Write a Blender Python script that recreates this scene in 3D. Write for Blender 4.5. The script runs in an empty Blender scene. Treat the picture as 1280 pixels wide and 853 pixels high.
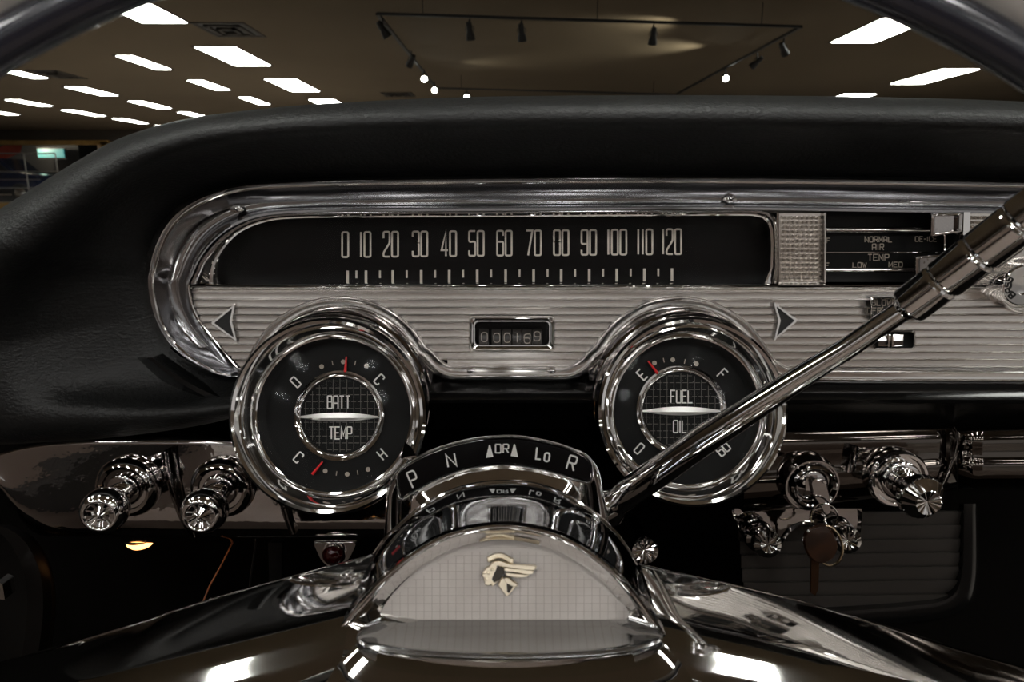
import bpy, bmesh, math
from mathutils import Vector, Matrix
R = math.radians
sc = bpy.context.scene

# ---------------------------------------------------------------- camera
CAM = Vector((0, 0, 1.10)); PITCH = R(12.36); FPX = 853.0
cd = bpy.data.cameras.new('camera'); cam = bpy.data.objects.new('camera', cd)
sc.collection.objects.link(cam); sc.camera = cam
cam.location = CAM; cam.rotation_euler = (R(90) - PITCH, 0, 0)
cd.sensor_width = 36; cd.lens = 36 * FPX / 1280; cd.clip_start = .01; cd.clip_end = 200
cd.dof.use_dof = True; cd.dof.focus_distance = .42; cd.dof.aperture_fstop = 18

# ---------------------------------------------------------------- world, exposure
wd = bpy.data.worlds.new('world'); sc.world = wd; wd.use_nodes = True
bg = wd.node_tree.nodes['Background']
bg.inputs[0].default_value = (1.0, .96, .92, 1); bg.inputs[1].default_value = .24
vs = sc.view_settings; vs.view_transform = 'Standard'; vs.look = 'None'; vs.gamma = 1; vs.exposure = 0.82
vs.use_curve_mapping = False
LIGHT_PANEL = 14.0
sc.cycles.max_bounces = 8; sc.cycles.glossy_bounces = 5; sc.cycles.diffuse_bounces = 3
sc.cycles.transparent_max_bounces = 12; sc.cycles.caustics_reflective = False; sc.cycles.caustics_refractive = False
sc.cycles.sample_clamp_indirect = 4

# ---------------------------------------------------------------- projection helpers: a photo point at a known distance
FW = Vector((0, math.cos(PITCH), -math.sin(PITCH))); UP = Vector((0, math.sin(PITCH), math.cos(PITCH))); RT = Vector((1, 0, 0))
def ray(px, py): return FW + RT * ((px - 640) / FPX) + UP * ((426.5 - py) / FPX)
def W(px, py, y):
    d = ray(px, py); return CAM + d * (y / d.y)
def WZ(px, py, z):
    d = ray(px, py); return CAM + d * ((z - CAM.z) / d.z)
def WP(px, py, P0, n):
    d = ray(px, py); return CAM + d * ((P0 - CAM).dot(n) / d.dot(n))
def depth(P): return (P - CAM).dot(FW)
def mpp(P): return depth(P) / FPX        # metres per photo pixel at a point

# ---------------------------------------------------------------- materials
def nd(m, t): return m.node_tree.nodes.new(t)
def mat(name, col, rough=.5, metal=0, spec=.5, bump=None, emit=None, coat=0, aniso=0):
    m = bpy.data.materials.new(name); m.use_nodes = True
    b = m.node_tree.nodes['Principled BSDF']; L = m.node_tree.links
    b.inputs['Base Color'].default_value = (*col, 1); b.inputs['Roughness'].default_value = rough
    b.inputs['Metallic'].default_value = metal; b.inputs['Specular IOR Level'].default_value = spec
    b.inputs['Coat Weight'].default_value = coat
    b.inputs['Anisotropic'].default_value = aniso
    if emit:
        b.inputs['Emission Color'].default_value = (*emit[0], 1); b.inputs['Emission Strength'].default_value = emit[1]
    if bump:
        scale, strength, dist = bump[:3]; stretch = bump[3] if len(bump) > 3 else (1, 1, 1)
        tc = nd(m, 'ShaderNodeTexCoord'); mp = nd(m, 'ShaderNodeMapping'); nz = nd(m, 'ShaderNodeTexNoise'); bp = nd(m, 'ShaderNodeBump')
        mp.inputs['Scale'].default_value = stretch
        nz.inputs['Scale'].default_value = scale; nz.inputs['Detail'].default_value = 4
        bp.inputs['Strength'].default_value = strength; bp.inputs['Distance'].default_value = dist
        L.new(tc.outputs['Object'], mp.inputs[0]); L.new(mp.outputs[0], nz.inputs[0]); L.new(nz.outputs[0], bp.inputs['Height'])
        L.new(bp.outputs[0], b.inputs['Normal'])
    return m
def vary(m, c0, c1, scale, stretch=(1, 1, 1), key='Base Color', detail=4, lo=.35, hi=.65):
    b = m.node_tree.nodes['Principled BSDF']; L = m.node_tree.links
    tc = nd(m, 'ShaderNodeTexCoord'); mp = nd(m, 'ShaderNodeMapping'); nz = nd(m, 'ShaderNodeTexNoise'); cr = nd(m, 'ShaderNodeValToRGB')
    mp.inputs['Scale'].default_value = stretch; nz.inputs['Scale'].default_value = scale; nz.inputs['Detail'].default_value = detail
    cr.color_ramp.elements[0].position = lo; cr.color_ramp.elements[1].position = hi
    cr.color_ramp.elements[0].color = (*c0, 1); cr.color_ramp.elements[1].color = (*c1, 1)
    L.new(tc.outputs['Object'], mp.inputs[0]); L.new(mp.outputs[0], nz.inputs[0]); L.new(nz.outputs[0], cr.inputs[0]); L.new(cr.outputs[0], b.inputs[key])
    return m
def glass(name, tint=(1, 1, 1), refl=1.0, ior=1.45, rough=.02):
    m = bpy.data.materials.new(name); m.use_nodes = True; nt = m.node_tree; nt.nodes.clear()
    o = nd(m, 'ShaderNodeOutputMaterial'); mx = nd(m, 'ShaderNodeMixShader'); t = nd(m, 'ShaderNodeBsdfTransparent'); g = nd(m, 'ShaderNodeBsdfGlossy')
    f = nd(m, 'ShaderNodeFresnel'); mu = nd(m, 'ShaderNodeMath'); mu.operation = 'MULTIPLY'; mu.inputs[1].default_value = refl
    f.inputs[0].default_value = ior; t.inputs[0].default_value = (*tint, 1); g.inputs['Roughness'].default_value = rough
    nt.links.new(f.outputs[0], mu.inputs[0]); nt.links.new(mu.outputs[0], mx.inputs[0])
    nt.links.new(t.outputs[0], mx.inputs[1]); nt.links.new(g.outputs[0], mx.inputs[2]); nt.links.new(mx.outputs[0], o.inputs[0])
    return m
CHROME = mat('chrome', (.82, .81, .80), .06, 1, bump=(55, .04, .0006))
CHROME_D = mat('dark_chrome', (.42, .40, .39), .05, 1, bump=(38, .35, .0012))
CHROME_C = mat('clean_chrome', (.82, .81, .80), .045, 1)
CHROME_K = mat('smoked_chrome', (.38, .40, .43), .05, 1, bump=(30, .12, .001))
WHEELC = mat('wheel_blade_metal', (.58, .57, .55), .05, 1, bump=(14, .08, .001))
ALU = mat('brushed_aluminium', (.74, .71, .68), .27, 1)
vary(ALU, (.66, .63, .60), (.78, .75, .72), 160, (.06, 1, 4))
BAND = mat('polished_band_metal', (.36, .36, .37), .15, 1, bump=(60, .03, .0005, (2.5, 1, .3)))
EDGE = mat('edge_strip_metal', (.80, .78, .76), .14, 1, bump=(60, .05, .0005))
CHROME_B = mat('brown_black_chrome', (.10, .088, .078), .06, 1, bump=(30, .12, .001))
PAD = mat('black_grained_vinyl', (.0075, .0078, .0077), .46, 0, .34, bump=(420, .55, .0012, (1, 1, 1.4)))
BLACKG = mat('black_gloss_paint', (.004, .004, .004), .20, 0, .5, bump=(600, .05, .0003))
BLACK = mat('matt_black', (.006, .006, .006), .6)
FACE = mat('dial_black', (.004, .004, .004), .5, 0, .15, bump=(900, .2, .0002))
SPEEDF = mat('speedometer_black', (.0035, .0028, .0028), .4, 0, .15)
PRINT = mat('cream_print', (.72, .66, .58), .6)
PRINTW = mat('white_print', (.85, .84, .80), .6)
GRID = mat('grey_grid_print', (.11, .10, .09), .5)
RED = mat('red_needle_paint', (.75, .015, .02), .4)
DOTM = mat('tan_dot_print', (.42, .36, .30), .6)
CREAM = mat('pearl_white_plastic', (.62, .57, .53), .35, 0, .5, coat=.3)
vary(CREAM, (.60, .55, .51), (.68, .63, .59), 60)
GOLD = mat('pale_gold_plate', (.98, .88, .70), .36, 1)
AMBER = mat('amber_fob_plastic', (.025, .008, .003), .15, 0, .6, coat=.8)
vary(AMBER, (.006, .002, .001), (.035, .013, .005), 90)
REDLENS = mat('dark_red_lens', (.025, .001, .001), .08, 0, .7)
BRONZE = mat('bronze_ribbed_plate', (.15, .135, .122), .40, .75, bump=(1800, .3, .0003, (1, 1, .1)))
CARPET = mat('dark_carpet', (.0022, .0018, .0015), .95, 0, .05)
WARM = mat('warm_lamp', (1, .6, .3), .5, emit=((1, .42, .12), 3.0))
WIRE = mat('orange_wire', (.30, .08, .015), .35)
NUM = mat('odometer_drum', (.03, .026, .024), .4)
NUMP = mat('odometer_print', (.36, .32, .28), .5)
LENS = glass('clear_lens', (1, 1, 1), .16, 1.40, .06)
WSG = glass('windshield_glass', (.92, .95, .92), .12, 1.35)
RIMG = mat('rim_pearl_grey', (.62, .60, .56), .22, 0, .6, coat=.4)
RIMB = mat('rim_navy_black', (.010, .012, .022), .18, 0, .6, coat=.5)
LEATH = mat('tan_leather', (.19, .145, .12), .45, bump=(80, .3, .003))
CEIL = mat('ceiling_paint', (.22, .17, .115), .9, 0, .1, bump=(8, .2, .02))
vary(CEIL, (.155, .122, .085), (.215, .17, .118), .12)
WALLM = mat('brown_wall_paint', (.055, .042, .030), .8)
WALLB = mat('beige_wall_paint', (.34, .27, .21), .8)
FLOORM = mat('polished_concrete', (.30, .27, .24), .35); vary(FLOORM, (.24, .21, .19), (.33, .30, .27), .8)
TROF = mat('lit_diffuser', (1, 1, 1), .5, emit=((1.0, .985, .95), LIGHT_PANEL))
SPOTL = mat('lit_spot_lens', (1, 1, 1), .5, emit=((1, .97, .88), 40.0))
TRACKM = mat('track_black', (.010, .009, .008), .5)
VENTM = mat('vent_dark', (.055, .045, .035), .7)
YELW = mat('ochre_trim_wood', (.34, .19, .045), .55); vary(YELW, (.26, .14, .03), (.40, .23, .06), 3)
NAVY = mat('navy_car_paint', (.010, .018, .05), .12, .3, .6, coat=.8)
RAILM = mat('brushed_rail', (.35, .33, .30), .35, .8)
POSTR = mat('orange_banner_cloth', (.42, .045, .015), .7)
TEAL = mat('teal_screen', (.05, .22, .22), .4, emit=((.10, .38, .38), .35))
TIRE = mat('tyre_rubber', (.012, .012, .012), .8)

# ---------------------------------------------------------------- objects
def tag(o, label=None, cat=None, group=None, kind=None):
    if label: o['label'] = label
    if cat: o['category'] = cat
    if group: o['group'] = group
    if kind: o['kind'] = kind
    return o
def thing(name, loc, label, cat, group=None):
    o = bpy.data.objects.new(name, None); sc.collection.objects.link(o); o.location = loc
    o.empty_display_size = .01
    return tag(o, label, cat, group)
def origin(o):
    v = Vector((0, 0, 0))
    while o: v += o.location; o = o.parent
    return v
class MB:
    def __init__(s): s.v = []; s.f = []
    def grid(s, rows, closed=False, cap0=False, cap1=False):
        b = len(s.v); n = len(rows[0])
        for r in rows: s.v += [Vector(p) for p in r]
        m = n if closed else n - 1
        for i in range(len(rows) - 1):
            for j in range(m):
                k = (j + 1) % n
                s.f.append((b + i * n + j, b + i * n + k, b + (i + 1) * n + k, b + (i + 1) * n + j))
        if cap0: s.f.append(tuple(b + j for j in range(n)))
        if cap1: s.f.append(tuple(b + (len(rows) - 1) * n + j for j in reversed(range(n))))
        return s
    def prism(s, pts, off, bevel=0):
        pts = [Vector(p) for p in pts]
        if bevel:
            c = sum(pts, Vector()) / len(pts)
            ins = [p + (c - p).normalized() * bevel for p in pts]
            o1 = off - off.normalized() * bevel
            s.grid([pts, [p + o1 for p in pts], [p + off for p in ins]], True, True, True)
        else: s.grid([pts, [p + off for p in pts]], True, True, True)
        return s
    def box(s, a, b):
        x0, y0, z0 = a; x1, y1, z1 = b
        return s.prism([(x0, y0, z0), (x1, y0, z0), (x1, y1, z0), (x0, y1, z0)], Vector((0, 0, z1 - z0)))
    def lathe(s, c, ax, prof, n=48, cap0=False, cap1=False, knurl=None):
        ax = Vector(ax).normalized(); e1 = Vector((1, 0, 0)); e1 = (e1 - ax * e1.dot(ax))
        if e1.length < .1: e1 = Vector((0, 1, 0)) - ax * ax.y
        e1.normalize(); e2 = ax.cross(e1)
        rows = []
        for q in prof:
            r, h = q[0], q[1]; kn = q[2] if len(q) > 2 else 0
            rows.append([c + ax * h + (e1 * math.cos(2 * math.pi * j / n) + e2 * math.sin(2 * math.pi * j / n)) * (r * (1 - (kn if j % 2 else 0))) for j in range(n)])
        return s.grid(rows, True, cap0, cap1)
    def tube(s, pts, rad, n=12, cap=True, closed=False):
        pts = [Vector(p) for p in pts]; rows = []
        if not isinstance(rad, (list, tuple)): rad = [rad] * len(pts)
        u = None
        for i, p in enumerate(pts):
            if closed: t = pts[(i + 1) % len(pts)] - pts[i - 1]
            else: t = pts[min(i + 1, len(pts) - 1)] - pts[max(i - 1, 0)]
            t.normalize()
            if u is None:
                u = Vector((0, 0, 1)) if abs(t.z) < .9 else Vector((0, 1, 0))
            u = (u - t * u.dot(t)).normalized(); w = t.cross(u)
            rows.append([p + (u * math.cos(2 * math.pi * j / n) + w * math.sin(2 * math.pi * j / n)) * rad[i] for j in range(n)])
        if closed: rows.append(rows[0])
        return s.grid(rows, True, cap and not closed, cap and not closed)
    def build(s, name, m, parent=None, smooth=True, ang=32, root_at=None):
        me = bpy.data.meshes.new(name); o = bpy.data.objects.new(name, me); sc.collection.objects.link(o)
        if parent: org = origin(parent); o.parent = parent
        else:
            org = root_at
            if org is None:
                xs = [v.x for v in s.v]; ys = [v.y for v in s.v]; zs = [v.z for v in s.v]
                org = Vector(((min(xs) + max(xs)) / 2, (min(ys) + max(ys)) / 2, min(zs)))
            o.location = org
        me.from_pydata([tuple(v - org) for v in s.v], [], s.f)
        bm = bmesh.new(); bm.from_mesh(me)
        bmesh.ops.remove_doubles(bm, verts=bm.verts, dist=1e-6)
        bmesh.ops.recalc_face_normals(bm, faces=bm.faces)
        big = [f for f in bm.faces if len(f.verts) > 4]
        if big: bmesh.ops.triangulate(bm, faces=big)
        for f in bm.faces: f.smooth = smooth
        if smooth:
            for e in bm.edges:
                if len(e.link_faces) == 2 and e.calc_face_angle(0) > R(ang): e.smooth = False
        bm.to_mesh(me); bm.free(); me.materials.append(m)
        return o
def structure(mb, name, m, **k): o = mb.build(name, m, **k); o['kind'] = 'structure'; return o

# ---------------------------------------------------------------- curves of photo points
def crom(pts, n=6, closed=False):
    out = []; N = len(pts); rng = range(N) if closed else range(N - 1)
    for i in rng:
        if closed: p0, p1, p2, p3 = pts[i - 1], pts[i], pts[(i + 1) % N], pts[(i + 2) % N]
        else: p0, p1, p2, p3 = pts[max(i - 1, 0)], pts[i], pts[i + 1], pts[min(i + 2, N - 1)]
        for k in range(n):
            t = k / n
            out.append(tuple(.5 * (2 * b + (c - a) * t + (2 * a - 5 * b + 4 * c - d) * t * t + (3 * b - a - 3 * c + d) * t ** 3) for a, b, c, d in zip(p0, p1, p2, p3)))
    if not closed: out.append(tuple(pts[-1]))
    return out
def roundpoly(pts, r, closed=True, n=4):
    """round the corners of a 2D polygon by radius r"""
    out = []; N = len(pts)
    for i, p in enumerate(pts):
        if not closed and i in (0, N - 1): out.append(tuple(p)); continue
        P = Vector(p); A = Vector(pts[i - 1]); B = Vector(pts[(i + 1) % N])
        a = A - P; b = B - P; rr = min(r, a.length * .49, b.length * .49)
        if rr < 1e-6: out.append(tuple(p)); continue
        s = P + a.normalized() * rr; e = P + b.normalized() * rr
        for k in range(n + 1):
            t = k / n; out.append(tuple(s * (1 - t) ** 2 + P * 2 * t * (1 - t) + e * t * t))
    return out
def rrect(x0, y0, x1, y1, r, n=4): return roundpoly([(x0, y0), (x1, y0), (x1, y1), (x0, y1)], r, True, n)
def lerp(a, b, t): return tuple(x * (1 - t) + y * t for x, y in zip(a, b))
def resample(pts, n):
    L = [0]
    for a, b in zip(pts, pts[1:]): L.append(L[-1] + math.dist(a, b))
    out = []; j = 0
    for i in range(n):
        s = L[-1] * i / (n - 1)
        while j < len(L) - 2 and L[j + 1] < s: j += 1
        t = (s - L[j]) / max(L[j + 1] - L[j], 1e-9); out.append(lerp(pts[j], pts[j + 1], min(max(t, 0), 1)))
    return out
def offset2(pts, d, closed=False):
    out = []; N = len(pts)
    for i in range(N):
        A = Vector(pts[i - 1] if (i or closed) else pts[0]); B = Vector(pts[(i + 1) % N] if (i < N - 1 or closed) else pts[-1]); P = Vector(pts[i])
        d1 = (P - A).normalized() if (P - A).length > 1e-9 else (B - P).normalized()
        d2 = (B - P).normalized() if (B - P).length > 1e-9 else d1
        n1 = Vector((-d1.y, d1.x)); n2 = Vector((-d2.y, d2.x)); m = n1 + n2
        if m.length < 1e-6: m = n1
        m.normalize(); k = d / max(m.dot(n1), .45)
        out.append((P.x + m.x * k, P.y + m.y * k))
    return out
def ribbon(mb, pts, w, M, closed=False):
    a = offset2(pts, w / 2, closed); b = offset2(pts, -w / 2, closed)
    if closed: a.append(a[0]); b.append(b[0])
    mb.grid([[M(*p) for p in a], [M(*p) for p in b]])

# ---------------------------------------------------------------- stroke lettering (a glyph in a w x h box, y up)
def glyph(c, w, h, r):
    def rp(p, cl=False): return (roundpoly([(x * w, y * h) for x, y in p], r, cl, 3), cl)
    G = {
     '0': [rp([(0, 0), (1, 0), (1, 1), (0, 1)], True)], 'O': [rp([(0, 0), (1, 0), (1, 1), (0, 1)], True)],
     '1': [([(w * .5, 0), (w * .5, h)], False)],
     '2': [rp([(0, .74), (0, 1), (1, 1), (1, .55), (0, .16), (0, 0), (1, 0)])],
     '3': [rp([(0, .78), (0, 1), (1, 1), (1, .54), (.35, .54)]), rp([(.35, .54), (1, .54), (1, 0), (0, 0), (0, .22)])],
     '4': [([(w * .72, 0), (w * .72, h), (0, h * .24), (w * 1.05, h * .24)], False)],
     '5': [rp([(1, 1), (0, 1), (0, .56), (1, .58), (1, 0), (0, 0), (0, .22)])],
     '6': [rp([(1, .8), (1, 1), (0, 1), (0, 0), (1, 0), (1, .56), (0, .56)])],
     '7': [([(0, h), (w, h), (w * .3, 0)], False)],
     '8': [rp([(0, 0), (1, 0), (1, .53), (0, .53)], True), rp([(0, .53), (1, .53), (1, 1), (0, 1)], True)],
     '9': [rp([(0, .2), (0, 0), (1, 0), (1, 1), (0, 1), (0, .44), (1, .44)])],
     'A': [rp([(0, 0), (0, 1), (1, 1), (1, 0)]), ([(0, h * .42), (w, h * .42)], False)],
     'B': [rp([(0, 1), (.95, 1), (.95, .53), (0, .53)]), rp([(0, .53), (1, .53), (1, 0), (0, 0)]), ([(0, 0), (0, h)], False)],
     'C': [rp([(1, .75), (1, 1), (0, 1), (0, 0), (1, 0), (1, .25)])],
     'D': [rp([(0, 1), (1, 1), (1, 0), (0, 0)]), ([(0, 0), (0, h)], False)],
     'E': [([(w, h), (0, h), (0, 0), (w, 0)], False), ([(0, h * .52), (w * .8, h * .52)], False)],
     'F': [([(w, h), (0, h), (0, 0)], False), ([(0, h * .52), (w * .8, h * .52)], False)],
     'H': [([(0, 0), (0, h)], False), ([(w, 0), (w, h)], False), ([(0, h * .5), (w, h * .5)], False)],
     'I': [([(w * .5, 0), (w * .5, h)], False)],
     'L': [([(0, h), (0, 0), (w, 0)], False)],
     'M': [([(0, 0), (0, h), (w * .5, h * .3), (w, h), (w, 0)], False)],
     'N': [([(0, 0), (0, h), (w, 0), (w, h)], False)],
     'P': [rp([(0, 1), (1, 1), (1, .45), (0, .45)]), ([(0, 0), (0, h)], False)],
     'R': [rp([(0, 1), (1, 1), (1, .48), (0, .48)]), ([(0, 0), (0, h)], False), ([(w * .5, h * .48), (w, 0)], False)],
     'S': [rp([(1, .78), (1, 1), (0, 1), (0, .54), (1, .5), (1, 0), (0, 0), (0, .22)])],
     'T': [([(0, h), (w, h)], False), ([(w * .5, h), (w * .5, 0)], False)],
     'U': [rp([(0, 1), (0, 0), (1, 0), (1, 1)])],
     'W': [([(0, h), (w * .25, 0), (w * .5, h * .7), (w * .75, 0), (w, h)], False)],
     '-': [([(0, h * .5), (w, h * .5)], False)], '/': [([(0, 0), (w, h)], False)],
     'o': [rp([(0, 0), (1, 0), (1, .68), (0, .68)], True)], ' ': [],
    }
    return G[c]
NARROW = {'1': .35, 'I': .3, '-': .6, ' ': .6}
def text(mb, s, cx, cy, h, w, gap, sw, M, rot=0, r=None):
    """lettering centred on photo point (cx, cy), cap height h, glyph width w, rot in degrees anticlockwise"""
    ws = [w * NARROW.get(c, 1) for c in s]; tot = sum(ws) + gap * (len(s) - 1); x = -tot / 2
    ca, sa = math.cos(R(rot)), math.sin(R(rot))
    def T(u, v): return M(cx + u * ca - v * sa, cy - (u * sa + v * ca))
    for c, gw in zip(s, ws):
        for pts, cl in glyph(c, gw, h, r if r is not None else w * .3):
            ribbon(mb, [(x + p[0], p[1] - h / 2) for p in pts], sw, T, cl)
        x += gw + gap

# ================================================================ SHOWROOM
ZC = 3.40                                     # ceiling height, 2.3 m above the lens
structure(MB().box((-26, -14, ZC), (26, 27.2, ZC + .1)), 'ceiling', CEIL)
structure(MB().box((-26, -14, -.1), (26, 27.2, 0)), 'floor', FLOORM)
# front wall with the wide opening of the next hall at its left
ox0, ox1, oz1 = -20.3, -15.6, 2.95
mb = MB(); mb.box((ox1, 27, 0), (26, 27.2, ZC)); mb.box((-26, 27, oz1), (ox1, 27.2, ZC)); mb.box((-26, 27, 0), (-23.5, 27.2, oz1))
structure(mb, 'wall_front', WALLM)
structure(MB().box((-26.2, -14, 0), (-26, 27.2, ZC)), 'wall_left', WALLB)
structure(MB().box((26, -14, 0), (26.2, 27.2, ZC)), 'wall_right', WALLB)
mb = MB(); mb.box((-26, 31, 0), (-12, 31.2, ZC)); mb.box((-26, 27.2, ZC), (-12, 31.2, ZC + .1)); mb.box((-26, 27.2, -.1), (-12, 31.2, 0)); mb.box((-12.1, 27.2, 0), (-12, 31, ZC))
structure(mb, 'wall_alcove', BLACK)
mb = MB(); mb.box((-23.5, 26.85, oz1 - .12), (ox1 + .3, 27.0, oz1 + .05)); mb.box((ox1, 26.85, 0), (ox1 + .42, 27.0, oz1)); mb.box((-23.6, 26.85, 0), (-23.3, 27, oz1))
mb.box((-23.3, 26.9, .0), (ox1, 27.0, .34))
structure(mb, 'trim_1', YELW)

# fluorescent troffers: (near edge y, far edge y, far edge x left, right) read on the photo, set on the real ceiling
def troffer(yn, yf, xl, xr, label, vp=(641, 239)):
    s = (vp[1] - yn) / (vp[1] - yf)
    A = WZ(xl, yf, ZC); B = WZ(xr, yf, ZC); N = WZ((xl + xr) / 2 * 1.0, yn, ZC)
    y1 = (A.y + B.y) / 2; y0 = N.y; x0, x1 = A.x, B.x
    return troffer_at(x0, x1, y0, y1, label)
def troffer_at(x0, x1, y0, y1, label, group=None):
    cx, cy = (x0 + x1) / 2, (y0 + y1) / 2
    t = thing('ceiling_light', (cx, cy, ZC), label, 'ceiling light', group)
    a = .03; mb = MB()
    for q in ((x0 - a, y0 - a, x1 + a, y0), (x0 - a, y1, x1 + a, y1 + a), (x0 - a, y0, x0, y1), (x1, y0, x1 + a, y1)):
        mb.box((q[0], q[1], ZC - .012), (q[2], q[3], ZC - .0005))
    mb.build('frame', VENTM, t, smooth=False)
    MB().box((x0, y0, ZC - .008), (x1, y1, ZC - .0006)).build('diffuser', TROF, t, smooth=False)
    return t
COLS = [('row of big panels nearest the track lighting', [(0, 28, 178, 235), (57.8, 81.6, 294, 339), (98, 113.9, 364.5, 399.7), (124, 133, 405, 435)]),
        ('second row left of the track lighting', [(68.9, 86.3, 194, 215), (99.8, 112, 268.7, 288), (121, 130.3, 324, 338.6)]),
        ('third row left of the track lighting', [(84, 97.4, 40, 61), (108, 119, 126, 149), (126, 135, 196.5, 215), (139.7, 146.8, 250, 264.7)]),
        ('fourth row left of the track lighting', [(124.3, 132.3, 48.7, 67), (137, 144.8, 117.6, 133), (147.8, 154, 173, 186.8), (156.5, 159.5, 208, 218)]),
        ('far left row of ceiling panels', [(138.4, 143.4, 10, 26)])]
ORD = ['nearest', 'second nearest', 'third nearest', 'farthest']
for nm, lst in COLS:
    for k, q in enumerate(lst):
        lab = f'white rectangular ceiling light, {ORD[k]} in the {nm}' if len(lst) > 1 else 'small white ceiling light at the left edge, low above the ochre door frame'
        troffer(*q, lab)
troffer(14, 52.6, 1038, 1094, 'large white ceiling light at upper right beside the steering wheel rim')
troffer(85.5, 104.5, 1112, 1154, 'long white ceiling light at right, halfway down to the dash pad')
troffer(117, 121, 1043, 1082, 'thin white ceiling light at right, just above the dash pad')
# the same lights go on over and behind the car (out of view, seen only as reflections)
for i in range(-3, 4):
    for j in range(4):
        x = i * 1.6 + .5; y = .9 - j * 3.0
        troffer_at(x - .13, x + .13, y - 1.1, y, 'white ceiling light over or behind the car', 'ceiling lights over and behind the car')

# ceiling air vents
def vent(px, py, w, d, label):
    c = WZ(px, py, ZC); t = thing('air_vent', c, label, 'air vent')
    for k, s in enumerate((1, .68, .36)):
        mb = MB(); a = w * s / 2; b = d * s / 2; z = ZC - .012 - .012 * k
        for q in ((-a, -b, a, -b + .05), (-a, b - .05, a, b), (-a, -b, -a + .05, b), (a - .05, -b, a, b)):
            mb.box((c.x + q[0], c.y + q[1], z), (c.x + q[2], c.y + q[3], z + .03))
        mb.build('frame' if k == 0 else 'vane', VENTM, t, smooth=False)
    mb = MB(); mb.box((c.x - w / 2, c.y - d / 2, ZC - .004), (c.x + w / 2, c.y + d / 2, ZC - .001)); mb.build('backing', TRACKM, t, smooth=False)
vent(287, 37, .75, .9, 'square dark ceiling air vent beside the two largest left lights')
vent(72, 93, .6, 1.0, 'small dark air vent in the far left of the ceiling')
vent(498, 118, .75, .75, 'dark flat ceiling vent just above the dash pad, below the lit spots')

# track lighting: a rectangle of rail hung under the ceiling with spot heads
ZT = 3.12
rc = [WZ(472, 19, ZT), WZ(1001, 35, ZT), WZ(845, 119, ZT), WZ(545, 111, ZT)]
tr = thing('track_rail', rc[0], 'black rectangular lighting track hanging under the showroom ceiling', 'track')
for a, b in zip(rc, rc[1:] + rc[:1]):
    d = (b - a).normalized(); n = Vector((-d.y, d.x, 0)) * .022
    MB().prism([a - n, b - n, b + n, a + n], Vector((0, 0, .03))).build('rail', TRACKM, tr, smooth=False)
for a, b, ts in ((rc[0], rc[1], (.1, .5, .9)), (rc[3], rc[2], (.1, .9))):
    for t in ts:
        p = a.lerp(b, t); MB().tube([p + Vector((0, 0, .02)), Vector((p.x, p.y, ZC))], .006, 6).build('hanger', TRACKM, tr)
def spot(px, py, aim, lit, label):
    p = WZ(px, py - 4, ZT); t = thing('spotlight', p, label, 'spotlight')
    MB().tube([p, p - Vector((0, 0, .10))], .012, 8).build('stem', TRACKM, t)
    c = p - Vector((0, 0, .13)); ax = Vector(aim).normalized()
    MB().lathe(c, ax, [(.028, -.10), (.034, -.085), (.036, 0), (.052, .05), (.056, .10), (.050, .10), (.045, .07)], 20, True, False).build('shade', TRACKM, t)
    MB().lathe(c, ax, [(.046, .078), (.03, .088), (.004, .092)], 20, False, True).build('lens', SPOTL if lit else VENTM, t)
    mb = MB()
    for s in (-1, 1): mb.tube([p - Vector((0, 0, .06)), p + Vector((s * .05, 0, -.09)), c + Vector((s * .05, 0, 0))], .005, 6)
    mb.build('yoke', TRACKM, t)
spot(478, 26, (.5, .3, -.8), 0, 'black spotlight at the near left corner of the track')
spot(587, 28, (.1, .4, -.9), 0, 'second black spotlight from the left on the near rail')
spot(652, 30, (.1, .4, -.9), 0, 'third black spotlight from the left on the near rail')
spot(817, 35, (.0, .4, -.9), 0, 'black spotlight alone toward the right of the near rail')
spot(514, 68, (-.4, .6, -.5), 0, 'unlit black spotlight halfway along the left rail')
spot(530, 90, (.1, -.9, -.5), 1, 'lit spotlight on the left rail, nearest of the three lit ones')
spot(543, 106, (.1, -.9, -.4), 1, 'lit spotlight at the far left corner of the track')
spot(583, 115, (.1, -.9, -.4), 1, 'lit spotlight on the far rail just above the dash pad')
spot(907, 90, (-.1, -.9, -.4), 1, 'lit spotlight on the right rail of the track')
spot(947, 70, (-.5, .5, -.5), 0, 'unlit black spotlight halfway along the right rail')
spot(980, 52, (.5, .5, -.5), 0, 'unlit black spotlight near the right corner of the track')
def spot_lamp(px, py, aim, power, size):
    l = bpy.data.lights.new('spot_beam', 'SPOT'); o = bpy.data.objects.new('spot_beam', l); sc.collection.objects.link(o)
    o.location = WZ(px, py, ZT - .12); o.rotation_euler = Vector(aim).to_track_quat('-Z', 'Y').to_euler()
    l.energy = power; l.spot_size = R(size); l.spot_blend = 1; l.color = (1, .95, .8); l.shadow_soft_size = .05
spot_lamp(548, 108, (.8, -.1, .13), 14, 70); spot_lamp(905, 90, (-.8, .1, .15), 45, 80); spot_lamp(860, 60, (-.6, .5, .2), 30, 100)

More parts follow.
